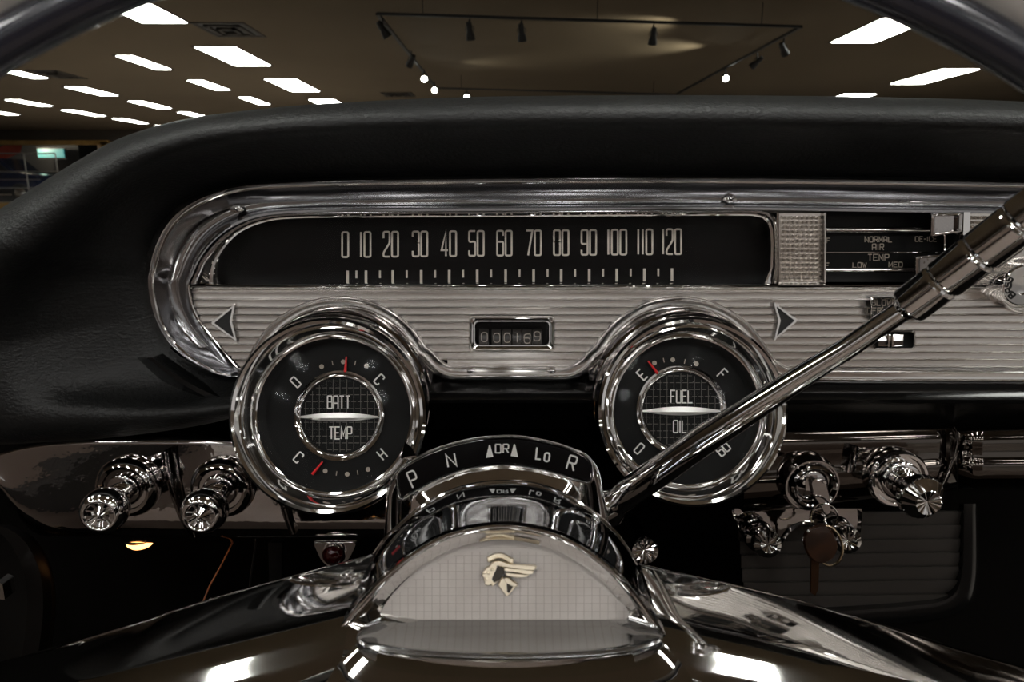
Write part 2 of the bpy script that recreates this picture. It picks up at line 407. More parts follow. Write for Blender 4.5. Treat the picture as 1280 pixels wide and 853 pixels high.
# things in the far hall
def car(x0, y0, z0, L, H, D, m, label):
    t = thing('car', (x0 + L / 2, y0, z0), label, 'car')
    prof = [(0, .28), (.01, .52), (.05, .60), (.30, .66), (.42, .96), (.50, 1.0), (.68, 1.0), (.80, .68), (.97, .62), (1, .5), (1, .28)]
    rows = []
    for k, (dy, ins) in enumerate(((0, .06), (.04, 0), (.96, 0), (1, .06))):
        c = (.5, .55); rows.append([(x0 + L * (p[0] + (c[0] - p[0]) * ins), y0 + D * dy, z0 + H * (p[1] + (c[1] - p[1]) * ins)) for p in prof])
    MB().grid(rows, True, True, True).build('body', m, t)
    g = [(.435, .70), (.455, .93), (.505, .965), (.585, .965), (.585, .70)]; g2 = [(.60, .70), (.60, .965), (.67, .965), (.755, .70)]
    for gg in (g, g2): MB().prism([(x0 + L * a, y0 - .012, z0 + H * b) for a, b in gg], Vector((0, .02, 0))).build('side_window', TRACKM, t)
    for fx in (.18, .82):
        MB().lathe(Vector((x0 + L * fx, y0 - .02, z0 + .33)), (0, -1, 0), [(.33, -.2), (.33, 0), (.30, .02), (.2, .02)], 28, True, True).build('wheel', TIRE, t)
        MB().lathe(Vector((x0 + L * fx, y0 - .05, z0 + .33)), (0, -1, 0), [(.2, 0), (.17, .02), (.03, .04)], 20, False, True).build('hubcap', CHROME, t)
    MB().box((x0 + .1, y0 - .015, z0 + H * .50), (x0 + L - .1, y0 + .005, z0 + H * .525)).build('side_trim', CHROME, t, smooth=False)
    MB().box((x0 - .06, y0 + .1, z0 + .42), (x0 + .06, y0 + D - .1, z0 + .55)).build('bumper', CHROME, t, smooth=False)
t = thing('display_platform', (-19, 25.6, 0), 'low ochre fronted display platform under the navy car at far left', 'platform')
MB().box((-23.2, 24.45, 0), (-15.9, 26.8, .72)).build('deck', WALLM, t, smooth=False)
MB().box((-23.2, 24.40, .30), (-15.9, 24.449, .72)).build('front_board', YELW, t, smooth=False)
car(-21.6, 25.0, .72, 4.9, 1.55, 1.5, NAVY, 'dark navy car parked on the platform behind the railing at far left')
car(-21.9, 28.2, .0, 4.6, 1.9, 1.6, mat('grey_car_paint', (.05, .055, .07), .12, .3, .6, coat=.8), 'dark grey car inside the far hall behind the navy car')
t = thing('railing', (-19, 24.6, .72), 'grey metal railing standing in front of the navy car', 'railing')
for z in (2.4, 1.78, 1.22): MB().tube([(-23, 24.6, z), (-15.9, 24.6, z)], .022, 8).build('rail', RAILM, t)
for x in (-22, -20.2, -18.6, -17, -15.9): MB().tube([(x, 24.6, .72), (x, 24.6, 2.4)], .022, 8).build('post', RAILM, t)
t = thing('banner', (-19.6, 28.0, 2.3), 'orange red banner hanging in the far hall', 'banner')
MB().prism([(-20.9, 28.0, 2.45), (-20.1, 28.0, 2.9), (-19.3, 28.0, 3.05), (-19.5, 28, 2.6), (-20.3, 28.0, 2.3)], Vector((0, .03, 0))).build('cloth', POSTR, t)
MB().tube([(-20.9, 28.05, 2.45), (-19.3, 28.05, 3.05), (-19.3, 28.05, ZC)], .015, 6).build('cord', TRACKM, t)
t = thing('display_screen', (-19.6, 30.1, 0), 'small teal lit screen in the far hall above the cars', 'screen')
MB().box((-20.2, 30.1, 2.52), (-19.1, 30.16, 2.88)).build('panel', TEAL, t, smooth=False)
MB().box((-20.26, 30.16, 2.46), (-19.04, 30.22, 2.94)).build('case', TRACKM, t, smooth=False)
MB().tube([(-19.6, 30.2, 0), (-19.6, 30.2, 2.6)], .03, 8).build('stand', TRACKM, t)
for k, (x, z, nm) in enumerate(((-20.35, 3.06, 'bright'), (-20.75, 3.04, 'faint'), (-21.1, 3.04, 'faint leftmost'))):
    t = thing('pendant_bulb', (x, 29.4, z), nm + ' small bulb hanging in the dark far hall', 'lamp')
    MB().lathe(Vector((x, 29.4, z)), (0, 0, 1), [(.003, -.05), (.035, -.035), (.05, 0), (.03, .035), (.012, .05)], 16, True, True).build('bulb', SPOTL if k == 0 else mat('dim_bulb', (1, .8, .5), .5, emit=((1, .8, .5), 3)), t)
    MB().tube([(x, 29.4, z + .05), (x, 29.4, ZC)], .006, 6).build('flex', TRACKM, t)
l = bpy.data.lights.new('hall_lamp', 'POINT'); o = bpy.data.objects.new('hall_lamp', l); sc.collection.objects.link(o); o.location = (-20.35, 29.3, 2.95); l.energy = 60; l.color = (1, .85, .65); l.shadow_soft_size = .1
t = thing('wall_sign', (-16.5, 29, 2.3), 'small dull brown sign on the dark wall near the ochre post', 'sign')
MB().box((-18.1, 30.9, 2.9), (-17.3, 30.96, 3.2)).build('board', WALLB, t, smooth=False)

# ================================================================ CAR: structure around the dash
# dash pad: brow of grained vinyl, rows from the back over the nose and in to the chrome rim
PO = [(1500, 140), (1280, 127), (1100, 121.5), (900, 119), (700, 119.5), (560, 122), (450, 127), (370, 132), (300, 139), (240, 147), (190, 159), (140, 177), (90, 205), (40, 236), (-10, 268), (-60, 303), (-110, 350), (-140, 420), (-120, 500), (-60, 552), (60, 553), (160, 545), (250, 532), (300, 520)]
PI = [(1500, 228), (1280, 224), (1100, 220), (900, 218), (700, 218), (560, 219), (450, 221), (390, 222.5), (335, 225), (290, 230), (255, 240), (225, 255), (205, 273), (192, 294), (184, 315), (180, 335), (178, 352), (182, 380), (190, 405), (203, 428), (222, 446), (245, 460), (270, 470), (302, 476)]
o2 = crom(PO, 8); i2 = crom(PI, 8)
PROF = [(-.0, .405), (.03, .394), (.09, .383), (.17, .3755), (.27, .372), (.36, .3735), (.44, .380), (.50, .389), (.58, .400), (.72, .412), (.88, .424), (1.0, .434), (1.06, .446)]
rows = []
for a, b in zip(o2, i2):
    d0 = 0
    low = min(1, max(0, (a[1] - 300) / 160))           # the end cap at the door side is flatter
    r = []
    p0 = W(*a, .405); outx = -.03 if a[0] < 100 else 0
    r.append(p0 + Vector((outx * 2, .34, -.02))); r.append(p0 + Vector((outx, .10, -.004)))
    for t, y in PROF:
        yy = y + low * (.434 - y) * .45
        r.append(W(*lerp(a, b, t), yy))
    rows.append(r)
MB().grid(rows).build('pad', PAD, ang=80, root_at=W(700, 180, .40))
bpy.data.objects['pad'].name = 'dash_pad'
tag(bpy.data.objects['dash_pad'], 'black grained vinyl dash pad arching over the instrument panel', 'dash pad')

# windshield glass and its frame beyond the pad
t = thing('windshield', (0, .95, 1.1), 'clear curved windshield glass beyond the dash pad', 'windshield')
rows = []
for k in range(9):
    h = k / 8
    rows.append([Vector((.92 * math.sin(u) * (1.02 - .12 * h), .98 + .0 - .62 * h - .55 * (1 - math.cos(u)), 1.00 + .58 * h)) for u in [R(-62 + 124 * i / 24) for i in range(25)]])
MB().grid(rows).build('glass', WSG, t, ang=80)

# car body pieces (dark)
structure(MB().box((-.85, .60, .35), (1.05, .63, 1.05)), 'wall_firewall', CARPET)
mb = MB(); mb.box((-.85, -.9, .30), (1.05, .63, .34)); structure(mb, 'floor_carpet', CARPET)
# front door card, left
t = thing('door_card', (-.72, 0, .35), 'interior door trim at the driver side, tan with a black front end', 'door card')
mb = MB(); mb.box((-.76, -.75, .34), (-.71, .34, 1.02)); mb.build('door_panel', LEATH, t)
MB().box((-.76, .345, .34), (-.71, .63, 1.02)).build('front_panel', BLACK, t)
mb = MB(); mb.box((-.715, -.6, .72), (-.65, .05, .78)); mb.build('armrest', PAD, t)
t = thing('kick_panel', W(20, 720, .47), 'dark brown curved trim at the lower left, under the dash end', 'trim panel')
rows = []
for px, py in crom([(8, 655), (40, 672), (62, 710), (68, 760), (60, 830)], 5):
    rows.append([W(px - 70, py, .45), W(px - 34, py, .42), W(px - 14, py, .42), W(px - 3, py, .428), W(px, py, .445), W(px + 2, py, .50)])
MB().grid(rows).build('shell', mat('dark_brown_plastic', (.002, .0014, .001), .5, 0, .2), t)
MB().prism([W(-4, 728, .40), W(3, 731, .40), W(6, 750, .40), W(-4, 750, .40)], Vector((0, .01, 0))).build('clip', CHROME, t)
# front bench seat behind the lens (only mirrored in the chrome)
t = thing('bench_seat', (0, -.45, .34), 'front bench seat with tan backrest behind the viewer', 'seat')
mb = MB(); mb.grid([[Vector((-.62, -.75 + c, .40 + d)) for c, d in ((0, 0), (0, .20), (.1, .26), (.5, .27), (.68, .23), (.72, .0))], [Vector((.95, -.75 + c, .40 + d)) for c, d in ((0, 0), (0, .20), (.1, .26), (.5, .27), (.68, .23), (.72, .0))]], True, True, True)
mb.build('cushion', mat('brown_seat_leather', (.15, .115, .096), .6), t)
mb = MB(); pr = ((-.95, .55), (-.98, .98), (-.94, 1.04), (-.86, 1.03), (-.80, .95), (-.72, .6))
mb.grid([[Vector((x, c, d)) for c, d in pr] for x in (-.62, .95)], True, True, True); mb.build('backrest', LEATH, t)

# lower dash strip under the chrome panel
def hband(x0, x1, pts, nx=40, wob=None):
    """rows of (py, depth) swept along x in photo px"""
    rows = []
    for i in range(nx + 1):
        x = x0 + (x1 - x0) * i / nx; rows.append([W(x, py, y) for py, y in pts])
    return rows
ld = thing('lower_dash', W(640, 535, .43), 'black painted lower dash rail under the chrome instrument panel', 'dash rail')
mb = MB(); mb.grid(hband(290, 1500, [(464, .447), (474, .437), (481, .428), (494, .4195), (500, .4175), (504, .4185), (508, .424), (524, .436), (537, .447)]))
mb.build('rail', BLACKG, ld)
# the curved left end of the rail
top = crom([(190, 447), (222, 470), (262, 492), (300, 505)], 6); bot = crom([(172, 447), (205, 478), (250, 505), (300, 524)], 6); ins = crom([(210, 440), (235, 456), (262, 468), (300, 477)], 6)
rows = [[W(*i, .440), W(*lerp(i, a, .8), .421), W(*a, .4135), W(*lerp(a, b, .35), .4135), W(*b, .424), W(b[0] - 2, b[1] + 8, .46)] for a, b, i in zip(top, bot, ins)]
MB().grid(rows).build('rail_end', BLACKG, ld)

# ================================================================ INSTRUMENT PANEL
YB = .434
ip = thing('instrument_panel', W(640, 470, YB), 'bright ribbed aluminium instrument panel with chrome surround across the dash', 'instrument panel')
# outer trim: bead, hollow polished band, inner bead
TO = PI[:-1] + [(286, 475), (300, 474)]
TI = [(1500, 272), (1280, 267), (1100, 265), (900, 262), (700, 263), (560, 264), (450, 264.5), (390, 265.5), (350, 267.5), (325, 271), (303, 278), (284, 288), (268, 301), (256, 315), (247, 330), (241, 344), (236, 357), (240, 380), (248, 398), (259, 414), (272, 430), (282, 442), (291, 453), (297, 460), (300, 462)]
to = resample(crom(TO[:24], 6), 240); ti = None
to = crom(TO[:23] + [TO[-1]], 8); ti = crom(TI[:23] + [TI[-1]], 8)
BP = [(-.05, .442), (0, .4315), (.05, .4255), (.12, .4225), (.18, .4245), (.215, .4275), (.25, .427), (.30, .4288), (.5, .4350), (.72, .4392), (.84, .4385), (.94, .4320), (1.0, .432)]
mb = MB(); mb2 = MB()
rows = [[W(*lerp(a, b, t), y) for t, y in BP[:7]] for a, b in zip(to, ti)]
mb.grid(rows).build('outer_bead', CHROME, ip, ang=60)
rows = [[W(*lerp(a, b, t), y) for t, y in BP[6:]] for a, b in zip(to, ti)]
mb2.grid(rows).build('polished_band', BAND, ip, ang=60)
# speedometer window frame
SO = crom([(237, 355), (243, 342), (250, 326), (262, 310), (278, 294), (300, 280), (330, 270), (370, 266.5), (450, 265), (640, 264), (900, 262.5), (952, 263)], 6) + [(962, 265), (969, 271), (972, 282), (973, 300), (973, 330), (973, 355)]
SI = crom([(276, 354), (274, 345), (275, 333), (280, 320), (290, 305), (304, 292), (330, 281), (365, 275.5), (450, 274.5), (640, 273.5), (900, 272), (938, 272.5)], 6) + [(950, 275), (957, 282), (960, 292), (961, 310), (960, 338), (950, 354)]
mb = MB(); rows = []
for a, b in zip(SO, SI):
    rows.append([W(*lerp(a, b, t), y) for t, y in ((0, .4325), (.15, .4295), (.35, .428), (.5, .4305), (.62, .4325), (.75, .4325), (.88, .435), (1, .4385), (1.0, .449))])
mb.grid(rows)
rows = [[W(x, py, y) for py, y in ((362, .4335), (359.5, .429), (356.5, .4285), (354.5, .431), (354, .449))] for x in (238, 300, 500, 700, 900, 973)]
mb.grid(rows).build('window_frame', CHROME_C, ip, ang=50)
rows = [[W(x, 266, .4495), W(x, 362, .4495)] for x in (240, 600, 980)]
MB().grid(rows).build('speedometer_face', SPEEDF, ip)
SM = lambda x, y: W(x, y, .4490)
for s, x in zip(['0', '10', '20', '30', '40', '50', '60', '70', '80', '90', '100', '110', '120'], [431.5, 456.5, 488.5, 525, 561, 595.5, 630.5, 667, 701.5, 736, 771, 806, 839.5]):
    cyy = 306 - (x - 431) * .009
    mb = MB(); text(mb, s, x, cyy, 31, 7.6, 3.0, 2.3, SM, r=2.2); mb.build('numeral', PRINT, ip, smooth=False)
mb = MB()
for i in range(25):
    x = [434.5, 457][i] if i < 2 else None
    x = 434.5 + (840 - 434.5) * ((i + .6) / 24.6) if i > 0 else 434.5
for k, x in enumerate([434.5, 457.5, 491, 526.5, 561.5, 596.5, 632, 667, 701.5, 736.5, 771, 805.5, 840]):
    yt = 338.5 - (x - 434) * .007; mb.grid([[SM(x - 1.6, yt), SM(x + 1.6, yt)], [SM(x - 1.6, yt + 16), SM(x + 1.6, yt + 16)]])
    if k < 12:
        x2 = x + [11, 17][k > 0] + (0 if k == 0 else .4); mb.grid([[SM(x2 - 1.2, yt), SM(x2 + 1.2, yt)], [SM(x2 - 1.2, yt + 9.5), SM(x2 + 1.2, yt + 9.5)]])
mb.build('tick_marks', PRINT, ip, smooth=False)
MB().grid([[W(x, 270, .4425), W(x, 358, .4425)] for x in (262, 600, 968)]).build('lens', LENS, ip)

# ribbed face
def inside(px, py):
    L = [(355, 236), (380, 241), (400, 250), (420, 264), (440, 282), (456, 298), (480, 318)]
    if py < L[0][0]: return False
    for (a, b), (c, d) in zip(L, L[1:]):
        if a <= py <= c:
            if px < b + (d - b) * (py - a) / (c - a): return False
    for cx, r in ((425, 121), (850, 121)):
        if (px - cx) ** 2 + (py - 494) ** 2 < r * r: return False
    if 590 < px < 689 and 399 < py < 434: return False
    if 1091 < px < 1148 and 374 < py < 399: return False
    if 1095 < px < 1142 and 416 < py < 435: return False
    if px < 560 and py > 440 and px > 425: return (px - 569) > (py - 456) * .9 or py < 452
    return True
def ydep(py): return .4345 - (py - 362) / 100 * .0070
NR = 13; P0 = 365.6; PIT = 9.35
ys = [362.2]; ds = [ydep(362)]
for k in range(NR):
    y = P0 + k * PIT
    if y > 466: break
    for dy, dd in ((-1.3, .0003), (-.7, -.0013), (.3, -.0016), (.9, -.0007), (1.5, .0003), (4.5, .0005), (7.5, .0005)):
        if y + dy > ys[-1]: ys.append(y + dy); ds.append(ydep(y + dy) + dd)
xs = [232 + 2.5 * i for i in range(int((1500 - 232) / 2.5))]
mb = MB(); idx = {}
def vid(i, j):
    if (i, j) not in idx:
        idx[(i, j)] = len(mb.v); mb.v.append(W(xs[i], ys[j], ds[j]))
    return idx[(i, j)]
for i in range(len(xs) - 1):
    for j in range(len(ys) - 1):
        if inside(xs[i] + 1.25, (ys[j] + ys[j + 1]) / 2): mb.f.append((vid(i, j), vid(i + 1, j), vid(i + 1, j + 1), vid(i, j + 1)))
mb.build('ribbed_face', ALU, ip, ang=20)
# chrome edge strip round the gauge arches and along the bottom
def arc(cx, cy, r, a0, a1, n): return [(cx + r * math.cos(R(a0 + (a1 - a0) * i / n)), cy - r * math.sin(R(a0 + (a1 - a0) * i / n))) for i in range(n + 1)]
E1 = [(296, 463)] + arc(425, 494, 124.5, 162, 27, 26) + crom([(541, 448), (548, 456), (558, 459.5), (569, 458), (600, 457.2), (640, 457), (680, 457), (711, 457.5), (722, 459), (731, 456), (738, 447)], 4)[1:-1] + arc(850, 494, 124.5, 153, 25, 26) + crom([(968, 448), (976, 457), (988, 460), (1010, 461), (1100, 462), (1280, 463), (1500, 464)], 4)[1:]
E1 = [(296, 463)] + arc(425, 494, 124.5, 162, 30, 26) + crom([(540, 436), (549, 447), (558, 454), (570, 457), (600, 457.2), (640, 457), (680, 457), (708, 457), (719, 453), (728, 446), (736, 436)], 4)[1:-1] + arc(850, 494, 124.5, 150, 28, 26) + crom([(965, 442), (973, 452), (986, 459), (1010, 461), (1100, 462), (1280, 463), (1500, 464)], 4)[1:]
E2 = offset2(E1, 1)  # direction probe
sgn = 1 if E2[15][1] > E1[15][1] else -1
def eo(d): return offset2(E1, sgn * d)
lv = [(eo(0), -.0005), (eo(.8), -.0030), (eo(2.2), -.0036), (eo(3.4), -.0030), (eo(4.2), -.0028), (eo(11.5), -.0030), (eo(12.3), -.0040), (eo(13.5), -.0046), (eo(15.5), -.0042), (eo(18), -.001), (eo(20.5), .007)]
rows = [[W(*lv[k][0][i], ydep(lv[k][0][i][1]) + lv[k][1]) for k in range(len(lv))] for i in range(len(E1))]
MB().grid(rows).build('edge_strip', EDGE, ip, ang=50)
# thin bright bead where band meets ribs at left
bl = crom([(236, 357), (240, 380), (248, 398), (259, 414), (272, 430), (284, 445), (297, 460)], 6)
MB().tube([W(*p, .4310) for p in bl], .0007, 8).build('bead', CHROME_C, ip)
def tubeloop(pts, y, r, m, name, par, n=8): return MB().tube([W(*p, y) for p in pts], r, n, closed=True).build(name, m, par)
# odometer
rows = []
for ins_, y in ((-4.5, .4315), (-3.5, .4262), (-1.5, .4245), (1, .4250), (2.5, .4275), (3.5, .4275), (4.5, .4290), (5.5, .437)):
    rows.append([W(*p, y - (p[1] - 417) * .00007) for p in rrect(590 + ins_, 399 + ins_ * .9, 690 - ins_, 435 - ins_ * .9, 6)])
MB().grid(rows, True).build('odometer_frame', CHROME_C, ip, ang=50)
MB().grid([[W(590, 398, .4372), W(690, 398, .4372)], [W(590, 436, .4372), W(690, 436, .4372)]]).build('odometer_recess', SPEEDF, ip)
for k, (dg, x, dy) in enumerate((('0', 605.5, 0), ('0', 621, 1), ('0', 634, 1), ('1', 646.5, 1), ('6', 659, 2), ('9', 671.5, -1))):
    c = W(x, 424, .4345)
    d = MB().lathe(c + Vector((-6.2 * .0005, 0, 0)), (1, 0, 0), [(.0015, 0), (.0066, 0), (.0066, .0058), (.0015, .0058)], 28, False, False).build('digit_wheel', NUM, ip)
    mb = MB(); text(mb, dg, x, 421.5 + dy, 11.5, 7.5, 0, 1.1, lambda a, b: W(a, b, .4275), r=3.4); mb.build('digit', NUMP, d, smooth=False)
MB().grid([[W(590, 398, .4268), W(690, 398, .4268)], [W(590, 436, .4268), W(690, 436, .4268)]]).build('odometer_lens', LENS, ip)
# turn arrows
def arrow(pts, label=None):
    q = roundpoly(offset2(pts, sg * 4.5, True), 2, True, 3); inn = pts
    n = 60
    qo = resample(q + [q[0]], n)[:-1]; qi = resample(inn + [inn[0]], n)[:-1]
    # align starts
    k0 = min(range(len(qi)), key=lambda k: math.dist(qi[k], qo[0])); qi = qi[k0:] + qi[:k0]
    wd = lambda p, h: W(*p, ydep(p[1]) - h)
    rows = [[wd(p, 0) for p in qo], [wd(lerp(p, r_, .2), .0028) for p, r_ in zip(qo, qi)], [wd(lerp(p, r_, .8), .0028) for p, r_ in zip(qo, qi)], [wd(p, .0015) for p in qi]]
    o = MB().grid(rows, True).build('turn_arrow_frame', EDGE, ip, ang=30)
    MB().grid([[wd(p, .0016) for p in qi]] + [[sum((wd(p, .0016) for p in qi), Vector()) / len(qi)] * len(qi)], True).build('lens', BLACK, o)
sg = -1
L_ARR = [(269, 404), (289.5, 387), (286, 402), (291.5, 421)]
R_ARR = [(992, 401), (971.5, 384.5), (977, 401), (972, 419)]
pr = offset2(L_ARR, 3, True); sg = 1 if pr[0][0] < L_ARR[0][0] else -1
arrow(L_ARR)
pr = offset2(R_ARR, 3, True); sg = 1 if pr[0][0] > R_ARR[0][0] else -1
arrow(R_ARR)
# screws
def screw(px, py, y, rp, par, squash=.62):
    c = W(px, py, y); k = mpp(c)
    nx = 24; rows = []
    for r, d in ((1, .0), (.95, .0008), (.6, .0016), (.25, .0018)):
        rows.append([c + Vector((math.cos(2 * math.pi * j / nx) * r * rp * k, -d, math.sin(2 * math.pi * j / nx) * r * rp * k * squash)) for j in range(nx)])
    o = MB().grid(rows, True, False, True).build('screw', CHROME, par)
    mb = MB()
    for a in (25, 115):
        u = Vector((math.cos(R(a)), 0, math.sin(R(a)) * squash)) * rp * k * .55; v = Vector((math.cos(R(a + 90)), 0, math.sin(R(a + 90)) * squash)) * rp * k * .13
        mb.grid([[c - u - v + Vector((0, -.0020, 0)), c + u - v + Vector((0, -.0020, 0))], [c - u + v + Vector((0, -.0020, 0)), c + u + v + Vector((0, -.0020, 0))]])
    mb.build('cross_slot', BLACK, o, smooth=False)
screw(296, 262, .4372, 9, ip, .45); screw(912, 249.5, .4372, 9, ip, .45)
screw(589, 464, .4246, 6, ip); screw(689, 464, .4246, 6, ip)
# knurled plates left and right of the heater window
def knurl(x0, x1, name='knurled_plate'):
    mb = MB(); mb.grid([[W(x0, 267, .4335), W(x1, 267, .4335)], [W(x0, 355, .4335), W(x1, 355, .4335)]])
    nx = max(1, round((x1 - x0 - 4) / 6)); ny = 14; w = (x1 - x0 - 4) / nx; h = 82 / ny
    for i in range(nx):
        for j in range(ny):
            a = x0 + 2 + i * w; b = 269.5 + j * h; g = .7; n = len(mb.v)
            mb.v += [W(a + g, b + g, .4334), W(a + w - g, b + g, .4334), W(a + w - g, b + h - g, .4334), W(a + g, b + h - g, .4334), W(a + w / 2, b + h / 2, .4306)]
            mb.f += [(n, n + 1, n + 4), (n + 1, n + 2, n + 4), (n + 2, n + 3, n + 4), (n + 3, n, n + 4)]
    mb.build(name, mat('knurled_metal', (.78, .75, .71), .22, 1), ip, smooth=False)
knurl(973, 1031); knurl(1211, 1262)
for x in (972, 1031.5, 1211): MB().tube([W(x, 266, .431), W(x, 354, .431)], .0008, 6).build('edge_bead', CHROME, ip)
mb = MB(); mb.grid([[W(x, py, y) for py, y in ((362, .4335), (359.5, .429), (356.5, .4285), (354, .431), (352.5, .4345))] for x in (973, 1200, 1500)])
mb.build('ledge', CHROME_C, ip, ang=50)
MB().grid([[W(x, 264, .4335), W(x, 356, .4335)] for x in (1262, 1500)]).build('side_face', ALU, ip)

# heater control window
hc = thing('heater_control', W(1120, 352, .45), 'black heater control window with chrome slide bars and AIR TEMP lettering', 'heater control')
rw = roundpoly([(1031, 270), (1211, 270), (1211, 352.5), (1029.5, 352.5)], 5)
MB().grid([[W(*p, .4325) for p in offset2(rw, 0, True)], [W(*p, .4300) for p in rw], [W(*p, .452) for p in rw]], True).build('window_rim', CHROME_D, hc)
MB().grid([[W(1025, 262, .4515), W(1215, 262, .4515)], [W(1025, 358, .4515), W(1215, 358, .4515)]]).build('backing', BLACK, hc)
for (ya, yb, yy) in ((294, 314.5, .4475), (317, 335, .4475)):
    MB().grid([[W(1028, ya, yy), W(1180, ya, yy)], [W(1028, yb, yy), W(1180, yb, yy)]]).build('scale_plate', FACE, hc, smooth=False)
for py, r in ((287.5, .0019), (338, .0017)): MB().tube([W(1028, py, .445), W(1212, py, .445)], r, 12).build('slide_bar', CHROME_C, hc)
MB().tube([W(1028, 315.8, .447), W(1172, 315.8, .447)], .0005, 6).build('divider', CHROME, hc)
MB().tube([W(1181, 294, .445), W(1181, 318, .445)], .0008, 6).build('stop_pin', CHROME, hc)
HM = lambda x, y: W(x, y, .4472)
for s, x, y, h, w, g in (('NORMAL', 1098, 299.5, 6.6, 4.2, 1.7), ('AIR', 1097.5, 309, 7.6, 4.6, 1.8), ('TEMP', 1098, 322, 7.6, 5, 2), ('LOW', 1074.5, 331.5, 6, 4.4, 1.8), ('MED', 1119.5, 331, 6, 4.4, 1.8), ('DE-ICE', 1157.5, 299, 6, 3.9, 1.5), ('OFF', 1030, 301, 6, 3.9, 1.5), ('OFF', 1029, 332, 6, 3.9, 1.5)):
    mb = MB(); text(mb, s, x, y, h, w, g, 1.05, HM, r=1); mb.build('lettering', DOTM, hc, smooth=False)
def slider(pts, y0, y1, label):
    c = W(*pts[0], y1); t = thing('slider_knob', c, label, 'slider knob')
    pp = roundpoly(pts, 3); cx = sum(p[0] for p in pts) / 4; cy = sum(p[1] for p in pts) / 4
    rows = [[W(*p, y1) for p in pp], [W(*p, y0 + .004) for p in pp], [W(*lerp(p, (cx, cy), .08), y0) for p in pp], [W(*lerp(p, (cx, cy), .22), y0 - .0002) for p in pp], [W(*lerp(p, (cx, cy), .30), y0 + .0025) for p in pp]]
    MB().grid(rows, True, True, True).build('grip', CHROME_D, t, ang=40); return t
t = slider([(1163, 266.5), (1204, 266), (1203, 291), (1162, 297)], .420, .436, 'upper chrome slide knob of the heater control')
MB().prism([W(*p, .425) for p in ((1205, 265.5), (1213, 265.5), (1212, 294), (1204, 294))], Vector((0, .012, 0))).build('collar', CHROME_C, t, smooth=False)
MB().tube([W(1196, 290, .432), W(1197, 318, .440)], .0025, 8).build('lever', CHROME, t)
t = slider([(1143, 320), (1190, 317), (1190, 343), (1143, 346)], .422, .438, 'lower chrome slide knob of the heater control behind the shift lever')
MB().tube([W(1170, 333, .438), W(1170, 338, .446)], .0025, 8).build('lever', CHROME, t)
# blower switch
bs = thing('blower_switch', W(1120, 436, .43), 'small blower label plate and chrome rocker switch right of the arrow', 'switch')
def framed(x0, y0, x1, y1, r, par, nm, back):
    rows = [[W(*p, y) for p in rrect(x0 + i, y0 + i * .9, x1 - i, y1 - i * .9, r)] for i, y in ((-3, .431), (-2, .4268), (-.3, .4262), (.8, .428), (1.2, .434))]
    MB().grid(rows, True).build(nm, CHROME, par, ang=50)
    MB().grid([[W(x0 - 1, y0 - 1, back), W(x1 + 1, y0 - 1, back)], [W(x0 - 1, y1 + 1, back), W(x1 + 1, y1 + 1, back)]]).build('plate', BLACK, par, smooth=False)
framed(1090, 373.5, 1149, 399, 4, bs, 'label_frame', .4325); framed(1094, 416, 1142, 435, 4, bs, 'switch_frame', .4335)
for s, x, y in (('BLOWER', 1108, 378.5), ('OFF', 1093, 388.5), ('/', 1101.5, 387)):
    mb = MB(); text(mb, s, x, y, 6.8, 4.6, 1.8, 1.15, lambda a, b: W(a, b, .4315), r=1); mb.build('lettering', DOTM, bs, smooth=False)
mb = MB(); rows = [[W(x, py, y) for py, y in ((418, .433), (418.5, .428), (426, .4262), (433, .4275), (433.5, .433))] for x in (1098, 1104, 1105, 1116, 1117, 1129)]
mb.grid(rows).build('rocker', CHROME, bs, ang=30)
mb = MB(); 
for x in (1108, 1113): mb.prism([W(x, 418, .427), W(x + 2, 418, .427), W(x + 2, 433, .427), W(x, 433, .427)], Vector((0, -.002, 0)))
mb.build('rocker_ridge', CHROME, bs, smooth=False)
# radio tone knob at the right edge
c = W(1279, 357, .415); k = mpp(c)
t = thing('tone_knob', c, 'round chrome knob lettered BASS at the right edge', 'knob')
rows = [[W(1279 + rr_ * math.cos(a), 357 + rr_ * math.sin(a), y) for a in [2 * math.pi * i / 60 for i in range(60)]] for rr_, y in ((36, .433), (34, .4285), (31.5, .4268), (30.5, .428), (30, .436))]
MB().grid(rows, True).build('escutcheon', CHROME, t, ang=50)
MB().lathe(c, (0, -1, 0), [(27 * k, -.02), (27 * k, -.002, .03), (25.5 * k, 0, .03), (24 * k, .0004), (12 * k, .0002), (11 * k, -.0016), (1 * k, -.0018)], 64, False, True).build('cap', CHROME, t, ang=30)
mb = MB()
for s, a in zip('BASS', (222, 200, 178, 156)):
    text(mb, s, 1279 + 18.5 * math.cos(R(a)), 357 - 18.5 * math.sin(R(a)), 8, 5, 0, 1.5, lambda x, y: W(x, y, .4143), rot=a - 90 + 0, r=1.5)
mb.build('lettering', BLACK, t, smooth=False)

